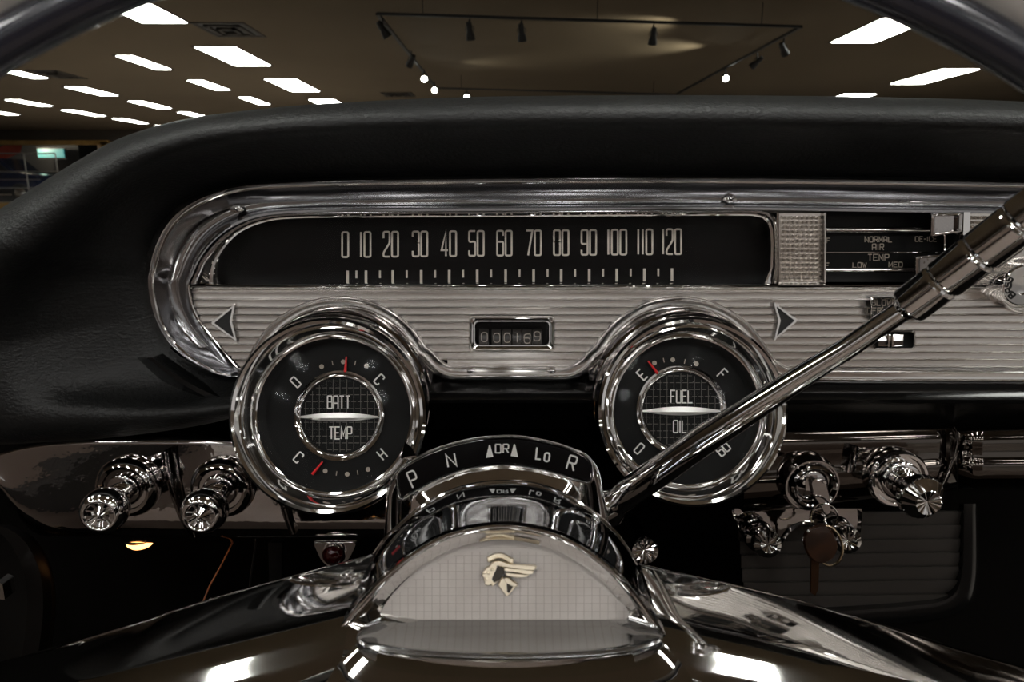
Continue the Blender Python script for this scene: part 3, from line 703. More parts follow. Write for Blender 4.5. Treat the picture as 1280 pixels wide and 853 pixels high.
# ================================================================ ROUND GAUGES
TILT = R(15); GA = Vector((0, -math.cos(TILT), math.sin(TILT)))
def gauge(name, label, bez, rb, fc, rf, back, pc, top, bottom, corner, ptr, dots, ticks, bar, ringc):
    C0 = W(*bez, .385); k0 = mpp(C0)                       # bezel front plane
    C1 = W(*fc, .405); k1 = mpp(C1)                        # dial plane
    g = thing(name, C0, label, 'gauge')
    ax = Vector((0, -1, 0)).lerp(GA, 1).normalized()
    # cup behind the bezel, lofted from the panel to the bezel
    CB = W(*back, .4335); kb = mpp(CB); n = 96
    def circ(c, r, a):
        e1 = Vector((1, 0, 0)); e2 = Vector(a).cross(e1) * -1
        return [c + e1 * math.cos(2 * math.pi * j / n) * r + e2 * math.sin(2 * math.pi * j / n) * r for j in range(n)]
    rows = []
    for t, s in ((0, 1.0), (.06, .985), (.10, .955), (.30, .935), (.33, .955), (.37, .957), (.40, .935), (.62, .915), (.66, .935), (.70, .937), (.74, .915), (.92, .90), (1, .90)):
        c = CB.lerp(C0 - GA * .004, t); r = (pc * kb) * (1 - t) + (rb * k0) * t
        a = Vector((0, -1, 0)).lerp(GA, t).normalized(); rows.append(circ(c, r * s, a))
    MB().grid(rows, True).build('cup', CHROME_D, g, ang=40)
    D = (C1 - C0)
    prof = [(.955, -.006), (.985, -.004), (1.0, -.001), (.993, .0022), (.965, .0036), (.935, .0030), (.918, .0008), (.905, -.001), (.888, -.0008), (.872, -.0032), (.85, -.0075), (.828, -.0105), (.812, -.0112), (.80, -.0100), (.79, -.0102), (.782, -.0135), (.765, -.0175), (.752, -.020)]
    rows = []
    depth_face = -.020
    for s, h in prof:
        t = min(1, max(0, h / depth_face)); c = C0 + D * t + GA * (0 if h < 0 else h)
        if h >= 0: c = C0 + GA * h
        q = 1 - (1 - s); r = rb * k0 * s
        if t > 0: r = r * (1 - t) + (rf * k1 * (s / .752)) * t
        rows.append(circ(c, r, GA))
    MB().grid(rows, True).build('bezel', CHROME_C, g, ang=40)
    face = C1 - GA * .0004
    MB().grid([circ(face, rf * k1 * 1.03, GA), circ(face, .0005, GA)], True, False, True).build('dial', FACE, g)
    M = lambda x, y: WP(x, y, C1, GA)
    MR = lambda x, y: WP(x, y, C1 + GA * .0012, GA)
    RC = WP(*ringc, C1, GA); kr = mpp(RC)
    MB().lathe(RC, GA, [(57 * kr, 0), (56 * kr, .0020), (53.5 * kr, .0028), (51 * kr, .0022), (49.5 * kr, .0012), (48.5 * kr, .0018), (47.5 * kr, .0004)], 72).build('ring', CHROME, g, ang=35)
    MB().lathe(RC, GA, [(48 * kr, .0003), (.0005, .0003)], 64, False, True).build('label_disc', FACE, g)
    M3 = lambda x, y: WP(x, y, C1 + GA * .0006, GA)
    mb = MB(); rx, ry = ringc
    for i in range(-5, 6):
        h = 8.6 * i; w = math.sqrt(46 ** 2 - h * h)
        if abs(h) > 4:
            for q in range(int(-w), int(w), 8): mb.grid([[M3(rx + q, ry + h - .35), M3(rx + q + 6, ry + h - .35)], [M3(rx + q, ry + h + .35), M3(rx + q + 6, ry + h + .35)]])
        mb.grid([[M3(rx + h - .3, ry - w), M3(rx + h + .3, ry - w)], [M3(rx + h - .3, ry + w), M3(rx + h + .3, ry + w)]])
    mb.build('grid_lines', GRID, g, smooth=False)
    for s, x, y, h, w, gp in (top, bottom):
        mb = MB(); text(mb, s, x, y, h, w, gp, 1.6, MR, r=1.2); mb.build('lettering', PRINTW, g, smooth=False)
    for s, x, y, rot in corner:
        mb = MB(); text(mb, s, x, y, 13.5, 6.5, 2.2, 1.8, MR, rot=rot, r=1.8); mb.build('letter', PRINTW, g, smooth=False)
    mb = MB()
    for x, y in dots:
        q = [MR(x + 2.9 * math.cos(a), y + 2.9 * math.sin(a)) for a in [math.pi * i / 8 for i in range(16)]]; mb.grid([q, [MR(x, y)] * 16], True)
    mb.build('dots', DOTM, g, smooth=False)
    mb = MB()
    for x, y, s in ticks: ribbon(mb, [(x - s, y - 2.8), (x + s, y + 2.8)], 1.0, MR)
    mb.build('ticks', DOTM, g, smooth=False)
    for a, b in ptr:
        mb = MB(); pa = WP(*a, C1 + GA * .002, GA); pb = WP(*b, C1 + GA * .002, GA); mb.tube([pa, pb], [1.0 * kr, 1.9 * kr], 8); mb.build('pointer', RED, g)
    x0, x1, y = bar; mb = MB(); rows = []
    for i in range(17):
        t = i / 16; x = x0 + (x1 - x0) * t; hh = 5.2 * math.sin(math.pi * min(max(t, .03), .97)) ** .8 + .3
        rows.append([WP(x, y - hh, C1 + GA * .001, GA), WP(x, y + 1.2, C1 + GA * .0020, GA), WP(x, y + hh, C1 + GA * .001, GA)])
    mb.grid(rows); mb.build('centre_bar', mat('satin_bar_metal', (.9, .9, .88), .38, 1), g, ang=20)
    LC = C0 + D * .72
    MB().grid([circ(LC, rb * k0 * .80, GA), circ(LC + GA * .0012, rb * k0 * .5, GA), circ(LC + GA * .0016, .0005, GA)], True, False, True).build('lens', LENS, g)
    return g
gauge('gauge', 'round chrome gauge lettered BATT and TEMP, left of the steering column', (410.5, 520), 123.5, (423, 518), 90, (426, 497), 120,
      ('BATT', 423.5, 503, 15.5, 5.6, 1.9), ('TEMP', 425.5, 541.5, 15, 5.6, 1.9),
      [('D', 369.5, 478, 45), ('C', 474, 474.5, -45), ('C', 373, 572, -42), ('H', 477.5, 568, 42)],
      [((433, 446), (431.5, 465)), ((403, 577.5), (390.5, 593))],
      [(402, 458.5), (429, 452.5), (458, 457.5), (406.5, 589), (434, 593), (460, 587)], [(415.6, 454, .6), (444, 454, -.6), (420.6, 592, -.4), (447, 591, .4)],
      (373, 474, 521.5), (425, 519.5))
gauge('gauge', 'round chrome gauge lettered FUEL and OIL, right of the column behind the shift lever', (865, 514), 118.5, (853, 513.5), 85, (849, 497), 118,
      ('FUEL', 852, 496, 15.5, 5.4, 1.8), ('OIL', 850, 533.5, 15, 5.4, 1.9),
      [('E', 802.5, 468.5, 45), ('F', 903, 468, -45), ('0', 799, 561, -42), ('60', 903.5, 561, 42)],
      [((810, 451.5), (822, 467))],
      [(818, 454), (841, 450), (870.5, 455), (867.6, 578.5), (836, 579)], [(829.7, 450.5, .6), (856, 452, -.6), (852, 580, 0)],
      (803, 901, 514), (851, 513))

# ================================================================ CHROME SWITCH PANELS
sp = thing('switch_panel', W(240, 672, .44), 'left dark chrome switch panel with pull knobs under the dash', 'switch panel')
TOPL = [(-60, 590), (-20, 571), (0, 565), (25, 556), (53, 549.5), (85, 546), (120, 544), (190, 543.5), (260, 544), (285, 546), (330, 550), (490, 556)]
BOTL = [(-60, 600), (-20, 606), (0, 613), (12, 630), (30, 653), (58, 668), (95, 672), (141, 673), (200, 674), (239, 674), (330, 674), (490, 674)]
tl, bl = resample(crom(TOPL, 6), 90), resample(crom(BOTL, 6), 90)
pf = [(-.08, .47), (-.03, .446), (.0, .4385), (.02, .4340), (.05, .4318), (.10, .4315), (.25, .4309), (.45, .4298), (.65, .4284), (.80, .4274), (.90, .4272), (.95, .4288), (.985, .4330), (1.0, .4385), (1.04, .47)]
rows = []
for i, (a, b) in enumerate(zip(tl, bl)):
    e = max(0, 1 - i / 10); rows.append([W(*lerp(a, b, t), y + e * e * .012) for t, y in pf])
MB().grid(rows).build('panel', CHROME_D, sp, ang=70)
def strip(pts, w, y, h, name, m, par):
    rows = []
    for i, p in enumerate(pts):
        a = offset2(pts, w)[i]; b = offset2(pts, -w)[i]
        rows.append([W(*a, y + .001), W(*lerp(a, b, .25), y - h * .8), W(*lerp(a, b, .5), y - h), W(*lerp(a, b, .75), y - h * .8), W(*b, y + .001)])
    return MB().grid(rows, False).build(name, m, par, ang=60)
strip(crom([(206, 565), (210, 590), (218, 620), (228, 648), (243, 673)], 5), 5, .4285, .006, 'divider', CHROME_D, sp)
strip(crom([(356, 636), (360, 650), (367, 668)], 4), 6, .4285, .005, 'divider', CHROME_D, sp)
sr = thing('switch_panel', W(1080, 640, .44), 'right dark chrome switch panel holding the ignition lock, ending at a seam', 'switch panel')
def rpanel(x0, x1, name, par, y0a, y0b, yb):
    rows = []
    for i in range(31):
        t = i / 30; x = x0 + (x1 - x0) * t; top = y0a + (y0b - y0a) * t; e = max(0, (t - .94) / .06) if name == 'panel' else max(0, (.06 - t) / .06)
        ybt = yb - (30 * t if name == 'panel' else 0)
        rows.append([W(x, top + (ybt - top) * s, y + e * .006) for s, y in ((-.06, .47), (0, .4385), (.015, .4335), (.05, .4318), (.3, .4313), (.50, .4311), (.56, .4297), (.62, .4290), (.80, .4285), (.90, .4300), (.97, .436), (1, .444), (1.02, .48))])
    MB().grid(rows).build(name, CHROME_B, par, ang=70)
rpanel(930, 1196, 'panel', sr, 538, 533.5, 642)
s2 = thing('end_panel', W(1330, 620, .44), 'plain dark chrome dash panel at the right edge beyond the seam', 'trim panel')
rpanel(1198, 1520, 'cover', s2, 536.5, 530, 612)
strip(crom([(1192, 534), (1197, 545), (1193, 570), (1186, 590), (1178, 606)], 5), 3.5, .4290, .004, 'divider', CHROME_D, sr)
strip(crom([(1070, 558), (1067, 575), (1063, 592)], 5), 5, .4295, .006, 'divider', CHROME_D, sr)

# pull knobs on the left panel
def pull_knob(bx, by, tx, ty, label):
    yb = .4285; B = W(bx, by, yb); T = W(tx, ty, .386); k = mpp(B); kt = mpp(T)
    ax = (T - B).normalized(); L = (T - B).length
    t = thing('pull_knob', B, label, 'knob')
    MB().lathe(B, (0, -1, 0), [(38 * k, -.002), (39 * k, .002), (36 * k, .0055), (31 * k, .0070), (27 * k, .0062), (26 * k, .0045), (21 * k, .0045), (20 * k, .0078), (18 * k, .0085), (9 * k, .0085)], 56).build('escutcheon', CHROME_D, t, ang=40)
    pr = [(8 * k, .002)]
    for i in range(5): pr += [(10.5 * k, .008 + i * .0030), (12.5 * k, .0090 + i * .0030), (12.5 * k, .0098 + i * .0030), (10.5 * k, .0107 + i * .0030)]
    MB().lathe(B, ax, pr, 40).build('stem', CHROME_D, t, ang=30)
    r = 29 * kt
    pr = [(12 * k, L - .0195), (.62 * r, L - .0185), (.86 * r, L - .0155), (.98 * r, L - .011), (1.0 * r, L - .0075), (.95 * r, L - .0035), (.82 * r, L - .0006), (.70 * r, L + .0008), (.64 * r, L + .0008), (.60 * r, L + .0002)]
    MB().lathe(B, ax, pr, 56).build('knob_head', CHROME, t, ang=50)
    mb = MB(); n = 48; e1 = (Vector((1, 0, 0)) - ax * ax.x).normalized(); e2 = ax.cross(e1); rows = []
    for q, h in ((.60, .0002), (.56, -.0005), (.36, -.0016), (.18, .0), (.03, .0008)):
        rows.append([B + ax * (L + h + (.0005 * math.cos(6 * math.pi * 2 * j / n) if .1 < q < .5 else 0)) + (e1 * math.cos(2 * math.pi * j / n) + e2 * math.sin(2 * math.pi * j / n)) * r * q for j in range(n)])
    mb.grid(rows, True, False, True).build('end_disc', CHROME, t, ang=15)
    return t
pull_knob(161, 608, 124, 645, 'chrome pull knob farthest left on the dark switch panel')
pull_knob(279, 609, 250, 646, 'chrome pull knob between the divider bar and the BATT gauge')
# fluted knob on the right panel
def cone_knob(bx, by, tx, ty, yb, yt, rb, rh, rd, ne, label, name='fluted_knob'):
    B = W(bx, by, yb); T = W(tx, ty, yt); k = mpp(B); kt = mpp(T); ax = (T - B).normalized(); L = (T - B).length
    t = thing(name, B, label, 'knob')
    if rb:
        MB().lathe(B, (0, -1, 0), [(rb * k, -.002), (rb * k * 1.02, .004), (rb * .95 * k, .0062), (rb * .86 * k, .0062), (rb * .82 * k, .003), (rb * .70 * k, .003), (rb * .68 * k, .008), (rb * .62 * k, .0088), (rb * .5 * k, .0088), (rb * .5 * k, .0070), (.3 * rb * k, .0070)], 56).build('escutcheon', CHROME, t, ang=40)
        pr = []
        for i in range(5): pr += [(rb * (.55 - .05 * i) * k, .007 + i * .0030), (rb * (.57 - .05 * i) * k, .0080 + i * .0030), (rb * (.50 - .05 * i) * k, .0088 + i * .0030)]
        MB().lathe(B, ax, pr, 40).build('stem', CHROME_D, t, ang=30)
    h0 = L - (rh * kt) * .50
    MB().lathe(B, ax, [(rh * .55 * kt, h0 - .006), (rh * .97 * kt, h0 - .005), (rh * kt, h0 - .0042, .035), (rh * kt, h0 + .0005, .035), (rh * .96 * kt, h0 + .0016, .02), (rd * 1.04 * kt, L, .02), (rd * 1.0 * kt, L + .0004)], ne * 2, True, False).build('knob_head', CHROME, t, smooth=False)
    n = 36; e1 = (Vector((1, 0, 0)) - ax * ax.x).normalized(); e2 = ax.cross(e1)
    rows = [[B + ax * (L + h + (.0006 * (j % 3 == 0) if q > .3 else 0)) + (e1 * math.cos(2 * math.pi * j / n) + e2 * math.sin(2 * math.pi * j / n)) * rd * kt * q for j in range(n)] for q, h in ((1.0, .0004), (.92, .0002), (.03, -.0016))]
    MB().grid(rows, True, False, True).build('end_disc', CHROME_C, t, smooth=False)
    return t
cone_knob(1119, 596, 1161, 629, .428, .390, 36, 29, 16, 26, 'large fluted chrome knob right of the hanging keys')
# ignition lock
B = W(1009, 601, .4285); k = mpp(B)
ig = thing('ignition_lock', B, 'chrome ignition lock with the key in it, right of the FUEL gauge', 'ignition lock')
MB().lathe(B, (0, -1, 0), [(36 * k, -.003), (36 * k, .004), (33 * k, .0085), (31 * k, .0085), (30.5 * k, .006), (28.5 * k, .006), (28 * k, .0115), (25.5 * k, .0125), (22.5 * k, .0115), (22 * k, .007), (12 * k, .0062)], 60).build('collar', CHROME_D, ig, ang=35)
MB().lathe(B, (0, -1, 0), [(20 * k, .004), (20 * k, .0075), (17 * k, .0085), (.0004, .0085)], 40, True, True).build('cylinder', CHROME_D, ig, ang=35)
mb = MB(); mb.box((B.x - 1.5 * k, B.y - .0092, B.z - 8 * k), (B.x + 1.5 * k, B.y - .008, B.z + 8 * k)); mb.build('key_slot', BLACK, ig, smooth=False)
for s in (-1, 1): MB().lathe(B + Vector((s * 12 * k, -.008, 6 * k)), (0, -1, 0), [(2.5 * k, 0), (2.5 * k, .003), (1, .003)][:2], 12, True, True).build('ear', CHROME, ig)
K0 = W(1022, 612, .417); kk = mpp(K0)
ky = thing('ignition_key', K0, 'small key standing in the ignition lock', 'key')
mb = MB(); pp = [(1012, 600), (1020, 597), (1031, 604), (1036, 620), (1037, 640), (1031, 643), (1025, 632), (1016, 620)]
mb.prism([W(*p, .416) for p in roundpoly(pp, 4)], Vector((0, -.0022, 0)), .0005).build('bow', CHROME_D, ky)
MB().prism([W(*p, .4185) for p in ((1006, 597), (1016, 597), (1016, 612), (1006, 612))], Vector((0, -.0018, 0))).build('blade', CHROME_D, ky)
rg = [W(1030 + 17 * math.cos(a), 646 + 16 * math.sin(a), .412 + .004 * math.sin(a)) for a in [2 * math.pi * i / 40 for i in range(40)]]
MB().tube(rg, .0007, 8, closed=True).build('key_ring', CHROME, None); tag(bpy.data.objects['key_ring'], 'thin wire key ring hanging from the ignition key', 'key ring')
f = thing('key_fob', W(1026, 681, .408), 'amber round key tag in a steel rim hanging on the key ring', 'key fob')
blob = [(1018, 657), (1028, 655), (1036, 660), (1042, 669), (1046, 682), (1042, 694), (1034, 701), (1022, 703), (1012, 697), (1005, 686), (1003, 673), (1008, 662)]
MB().prism([W(*p, .408) for p in crom(blob, 3, True)], Vector((0, -.0024, 0)), .001).build('tag', AMBER, f)
rg = [W(1034 + 18.5 * math.cos(a) + 4 * math.sin(a), 682 + 25 * math.sin(a), .4105 - .001 * math.cos(a)) for a in [2 * math.pi * i / 44 for i in range(44)]]
MB().tube(rg, .0010, 8, closed=True).build('rim', mat('fob_steel', (.62, .50, .34), .2, 1), f)
k2 = thing('spare_key', W(1018, 740, .41), 'second key with brown blade hanging down behind the amber tag', 'key')
MB().prism([W(*p, .4125) for p in ((1013, 698), (1023, 698), (1022, 735), (1018, 744), (1012, 740))], Vector((0, -.0016, 0)), .0003).build('blade', mat('brown_key_metal', (.07, .035, .018), .35, .8), k2)
MB().prism([W(*p, .4125) for p in roundpoly([(1006, 676), (1032, 676), (1030, 699), (1009, 699)], 8)], Vector((0, -.0016, 0)), .0003).build('bow', CHROME_D, k2)

# ribbed vent plate with frame and bracket below the right panel
vp = thing('speaker_grille', W(1070, 780, .47), 'dark bronze ribbed grille panel in a black frame under the right switch panel', 'grille')
def rect4(a, b, c, d, y): return [W(*a, y), W(*b, y), W(*c, y), W(*d, y)]
for i in range(7):
    yt = 640 + 17.3 * i; L = 922 + 1.5 * i; Rr = 1202 - .8 * i
    if i == 6: Rr = 1188
    rows = []
    for x in (L, (L + Rr) / 2, Rr):
        sl = (x - 1060) * -.012
        rows.append([W(x, yt + sl, .4720), W(x, yt + 1.5 + sl, .4690), W(x, yt + 6 + sl, .4700), W(x, yt + 12 + sl, .4712), W(x, yt + 17.3 + sl, .4730)])
    MB().grid(rows).build('slat', BRONZE, vp, ang=40)
fr_o = crom([(1222, 630), (1223, 690), (1221, 730), (1212, 757), (1190, 772), (1150, 780), (1060, 786), (930, 792)], 5)
fr_i = crom([(1199, 630), (1198, 690), (1196, 715), (1190, 734), (1176, 744), (1150, 749), (1060, 757), (915, 766)], 5)
rows = [[W(*i_, .473), W(*lerp(i_, o_, .25), .465), W(*lerp(i_, o_, .7), .463), W(*lerp(i_, o_, .92), .466), W(*o_, .476), W(*o_, .55)] for i_, o_ in zip(fr_i, fr_o)]
MB().grid(rows).build('frame', BLACKG, vp, ang=60)
br = thing('heater_bracket', W(990, 700, .445), 'dark chrome bracket plate holding the two small round knobs', 'bracket')
bp_ = crom([(915, 641), (925, 665), (940, 682), (955, 690), (972, 686), (990, 664), (1010, 656), (1035, 656), (1048, 672), (1062, 676), (1075, 668), (1078, 641)], 5)
rows = [[W(p[0], 636, .450), W(p[0], min(p[1] - 3, 650), .449), W(*lerp((p[0], 640), p, .8), .449), W(*p, .446), W(p[0], p[1] + 1.2, .4475), W(p[0], p[1] + 1.2, .456)] for p in bp_]
MB().grid(rows).build('plate', CHROME_D, br, ang=40)
cone_knob(951, 673, 961, 682, .445, .425, 0, 18, 10, 24, 'small round chrome knob left of the hanging keys', 'small_knob')
cone_knob(1050, 668, 1060, 677, .445, .425, 0, 18, 11, 24, 'small round chrome knob half behind the amber key tag', 'small_knob')
MB().lathe(W(949, 671, .447), (0, -1, 0), [(.011, 0), (.0105, .004), (.006, .006), (.006, .012)], 32).build('collar', CHROME_D, br)
MB().lathe(W(1048, 666, .447), (0, -1, 0), [(.011, 0), (.0105, .004), (.006, .006), (.006, .012)], 32).build('collar', CHROME_D, br)

# POWER push knob right of the column
c = W(806, 689, .40); k = mpp(c)
t = thing('power_knob', c, 'small round chrome knob lettered POWER beside the steering column', 'knob')
MB().lathe(c, (0, -1, 0), [(8 * k, -.04), (8 * k, -.010), (16 * k, -.009), (18 * k, -.004, .03), (18 * k, 0, .03), (16.5 * k, .0012), (9 * k, .0006)], 60, True).build('knob_head', CHROME, t, ang=30)
n = 32; rows = [[c + Vector((math.cos(2 * math.pi * j / n) * r * k, -h - (.0008 * (j % 2) if 3 < r < 12 else 0), math.sin(2 * math.pi * j / n) * r * k)) for j in range(n)] for r, h in ((16.5, .0012), (11, .0008), (1, -.0012))]
MB().grid(rows, True, False, True).build('end_disc', CHROME_C, t, smooth=False)
mb = MB()
for s, a in zip('POWER', (150, 120, 90, 60, 30)):
    text(mb, s, 806 + 12.2 * math.cos(R(a)), 689 - 12.2 * math.sin(R(a)), 5.6, 3.4, 0, 1.1, lambda x, y: W(x, y, .3978), rot=a - 90, r=1)
mb.build('lettering', BLACK, t, smooth=False)
# red warning lamp
t = thing('warning_lamp', W(419, 708, .43), 'dark red warning lamp in a chrome bracket under the BATT gauge', 'lamp')
pp = roundpoly([(391, 675), (449, 675), (440, 696), (428, 708), (412, 709), (401, 699)], 6)
MB().prism([W(*p, .432) for p in pp], Vector((0, -.003, 0)), .0012).build('bracket', CHROME, t, ang=40)
c = W(418, 692, .429); k = mpp(c)
MB().lathe(c, (0, -1, 0), [(15 * k, 0), (15 * k, .002), (13.5 * k, .0035), (12 * k, .002)], 40).build('bezel', CHROME_C, t)
MB().lathe(c, (0, -1, 0), [(12.5 * k, .0015), (10 * k, .0045), (5 * k, .0062), (.0003, .0066)], 36, False, True).build('lens', REDLENS, t, ang=80)
# warm footwell lamp, wire and cable
t = thing('footwell_lamp', W(175, 690, .50), 'small glowing amber lamp under the left switch panel', 'lamp')
c = W(176, 676, .50); k = mpp(c)
MB().lathe(c, (0, 0, -1), [(16.5 * k, -.004), (16 * k, .0015), (12 * k, .0042), (6 * k, .0055), (.0004, .006)], 32, True, True).build('glowing_lens', WARM, t)
MB().lathe(c, (0, 0, 1), [(18 * k, .002), (18 * k, .008), (.002, .010)], 32, True, True).build('housing', BLACK, t)
MB().tube([W(*p) for p in ((294, 672, .47), (288, 684, .47), (276, 708, .465), (262, 733, .46), (255, 750, .455), (250, 770, .45))], .0006, 8).build('under_dash_wire', WIRE); tag(bpy.data.objects['under_dash_wire'], 'thin orange wire hanging under the left switch panel', 'wire')
MB().tube([W(*p) for p in ((322, 668, .48), (314, 720, .48), (308, 790, .48))], .0012, 8).build('speedometer_cable', BLACKG); tag(bpy.data.objects['speedometer_cable'], 'thin black cable hanging beside the orange wire', 'cable')
t = thing('brake_pedal_arm', W(350, 700, .52), 'dark steel pedal arm hanging behind the left spoke', 'pedal')
MB().prism([W(*p, .52) for p in ((335, 668), (352, 668), (352, 800), (338, 800))], Vector((0, .006, 0))).build('arm', BLACKG, t)
MB().box((W(345, 800, .52).x - .05, .50, W(345, 800, .52).z - .06), (W(345, 800, .52).x + .05, .515, W(345, 800, .52).z)).build('pedal_pad', TIRE, t)

# ================================================================ STEERING COLUMN, QUADRANT, LEVER
sc_ = thing('steering_column', W(620, 700, .36), 'chrome steering column head with the P N DR Lo R gear indicator', 'steering column')
HO = crom([(476, 760), (479, 700), (481, 655), (483, 622), (486, 603), (495, 589), (514, 576), (540, 563), (570, 553), (600, 546.5), (632, 543.5), (664, 546.5), (695, 553), (720, 562), (738, 573), (748, 588), (754, 612), (761, 650), (770, 700), (778, 760)], 5)
YH = .330
ctr = (628, 740)
rows = [[W(*p, .40) for p in HO], [W(*p, YH + .004) for p in HO], [W(*lerp(p, ctr, .008), YH + .0012) for p in HO], [W(*lerp(p, ctr, .022), YH) for p in HO], [W(*lerp(p, ctr, .05), YH + .0012) for p in HO]]
def hface(t): return YH + .0012 - max(0, t - .19) * .055
rows += [[W(*lerp(p, ctr, t), hface(t)) for p in HO] for t in (.10, .19, .21, .28, .35, .5, .6)]
MB().grid(rows).build('housing', CHROME, sc_, ang=50)
# indicator window
wi_u = crom([(499, 595), (507, 585), (527, 573.5), (548, 564.5), (568, 558), (590, 553), (608, 550.5), (632, 549), (655, 550.5), (676, 554), (697, 559), (716, 565.5), (730, 572), (738, 581)], 4)
wi_l = crom([(501, 624), (511, 616), (525, 608.5), (540, 600), (556, 593), (572, 587), (589, 583), (608, 580), (628, 579), (645, 580), (662, 582.5), (683, 586), (703, 591.5), (720, 597), (738, 602)], 4)
loop = wi_u + wi_l[::-1]
loop = roundpoly(resample(loop + [loop[0]], 70)[:-1], 2)
SGN = 1
lo1 = offset2(loop, 2, True); cxm = sum(p[0] for p in loop) / len(loop)
SGN = 1 if abs(lo1[0][0] - cxm) > abs(loop[0][0] - cxm) else -1
def lo(d): return offset2(loop, SGN * d, True)
yw = YH - .0008
rows = [[W(*p, YH + .004) for p in lo(5.5)], [W(*p, yw) for p in lo(4.8)], [W(*p, yw - .0010) for p in lo(3.2)], [W(*p, yw - .0004) for p in lo(1.8)], [W(*p, yw + .0010) for p in lo(.5)], [W(*p, YH + .0008) for p in lo(-.5)]]
MB().grid(rows, True).build('window_frame', EDGE, sc_, ang=60)
a_ = resample(wi_u, 40); b_ = resample(wi_l, 40)
yq = YH - .0003
MB().grid([[W(*p, yq) for p in a_], [W(*p, yq) for p in b_]]).build('window', SPEEDF, sc_)
QM = lambda x, y: W(x, y, yq - .0003)
for s, x, y, h, w, rot, g in (('P', 516.5, 599, 20, 9.5, 24, 0), ('N', 564, 575.5, 15.5, 10.5, 11, 0), ('DR', 627.5, 561, 10.5, 6.6, 0, 3), ('L', 673.5, 567, 14.5, 6, -6, 0), ('o', 684, 569.3, 15.5, 6, -8, 0), ('R', 715, 579, 17.5, 9.5, -17, 0)):
    mb = MB(); text(mb, s, x, y, h, w, g, 2.2 if s != 'DR' else 1.8, QM, rot=rot, r=1.6 if s == 'DR' else 3); mb.build('letter', PRINTW, sc_, smooth=False)
for x, y, q in ((612, 564.5, -4), (643, 563.5, 4)):
    mb = MB(); mb.grid([[QM(x - .8, y - 8), QM(x + .8, y - 8)], [QM(x - 4.6 , y + 7.5 - q * .2), QM(x + 4.6, y + 7.5 + q * .2)]]); mb.build('pointer_mark', PRINTW, sc_, smooth=False)
# turn signal stub at the left
t = MB().grid([[W(501, 573, .33), W(506, 552, .325), W(515, 560, .325), W(522, 574, .33)], [W(503, 575, .35), W(507, 556, .35), W(514, 562, .35), W(520, 574, .35)]], True, True, True).build('pointer_tab', CHROME, sc_)
# column tube going forward to the firewall
MB().tube([W(620, 690, .395), W(630, 600, .60)], [.050, .040], 40).build('tube', BLACKG, sc_)

# shift lever
sl = thing('shift_lever', W(772, 628, .335), 'long chrome shift lever with segmented grip rising to the right', 'shift lever')
LP = [(766, 632, .345), (790, 613, .338), (880, 550, .322), (1000, 472, .301), (1060, 435, .291), (1134, 384, .280)]
pts = [W(*p) for p in LP]; rad = [16 * mpp(pts[0]), 19 * mpp(pts[1]), 18.5 * mpp(pts[2]), 15 * mpp(pts[3]), 13.5 * mpp(pts[4]), 13.5 * mpp(pts[5])]
MB().tube(pts, rad, 36).build('rod', CHROME_C, sl, ang=50)
c = pts[0]; MB().lathe(W(762, 634, .347), pts[1] - pts[0], [(.005, -.012), (.0095, -.008), (.0105, -.001), (.0085, .005), (.0065, .010)], 32, True).build('socket', CHROME, sl)
G0 = pts[-1]; G1 = W(1330, 237, .2445); ax = (G1 - G0); Lg = ax.length; ax.normalize()
kg = mpp(G0); kg1 = mpp(G1); pr = [(13 * kg, -.003), (17 * kg, -.0015), (19 * kg, 0)]
nseg = 4
for i in range(nseg):
    a = i / nseg * Lg; b = (i + 1) / nseg * Lg; r = (24.5 * kg) * (1 + .03 * i)
    pr += [(r * .90, a + .0002), (r * .975, a + .0010), (r, a + .0016), (r, b - .0016), (r * .975, b - .0010), (r * .90, b - .0002)]
pr += [(10 * kg, Lg + .004)]
MB().lathe(G0, ax, pr, 40, True, True).build('grip', CHROME_C, sl, ang=14)

# ================================================================ STEERING WHEEL
PHI = R(12)
HUBC = W(632, 800, .225)
sw = thing('steering_wheel', HUBC, 'steering wheel with polished metal crossbar, chrome hub and pearl rim, closest to the viewer', 'steering wheel')
wn = Vector((0, -math.cos(PHI), math.sin(PHI))); wu = Vector((0, math.sin(PHI), math.cos(PHI)))
RC0 = HUBC + wn * .115; RR = .2095
def rimpt(a, r=RR, d=0): return RC0 + Vector((1, 0, 0)) * math.cos(a) * r + wu * math.sin(a) * r + wn * d
NA = 160
MB().tube([rimpt(2 * math.pi * i / NA, RR + .004) for i in range(NA)], .0125, 20, closed=True).build('rim', RIMG, sw, ang=80)
MB().tube([rimpt(2 * math.pi * i / NA, RR - .0110, .002) for i in range(NA)], .0046, 20, closed=True).build('grip_band', RIMB, sw, ang=80)

# crossbar: a broad convex metal blade, left and right of the hub
def blade_row(p):
    A = W(*p, .272); y, z, st = A.y, A.z, .003
    r = [A + Vector((0, .004, -.022)), A + Vector((0, .0065, -.008)), A + Vector((0, .0045, -.0022)), A]
    while y > .112:
        sd = .272 - y; dl = -2 + 6 * sd / .034 if sd < .034 else min(4 + 30 * (sd - .034) / .02, 46)
        y -= st; z -= math.tan(R(dl)) * st; r.append(Vector((A.x, y, z)))
    return r + [Vector((A.x, y - .003, z - .008)), Vector((A.x, y + .006, z - .03))]
LFT = [blade_row(p) for p in crom([(-34, 838), (0, 828), (100, 800), (170, 779), (220, 762), (300, 738), (400, 711), (440, 700), (466, 693)], 6)]
RGT = [blade_row(p) for p in crom([(800, 706), (830, 712), (870, 721), (930, 734), (1000, 751), (1100, 780), (1200, 811), (1280, 833), (1314, 843)], 6)]
MID = []
for k in range(13):
    t = k / 12; MID.append([a.lerp(b, t) + Vector((0, 0, -.004 * math.sin(math.pi * t))) for a, b in zip(LFT[-1], RGT[0]) if a.y < .243])
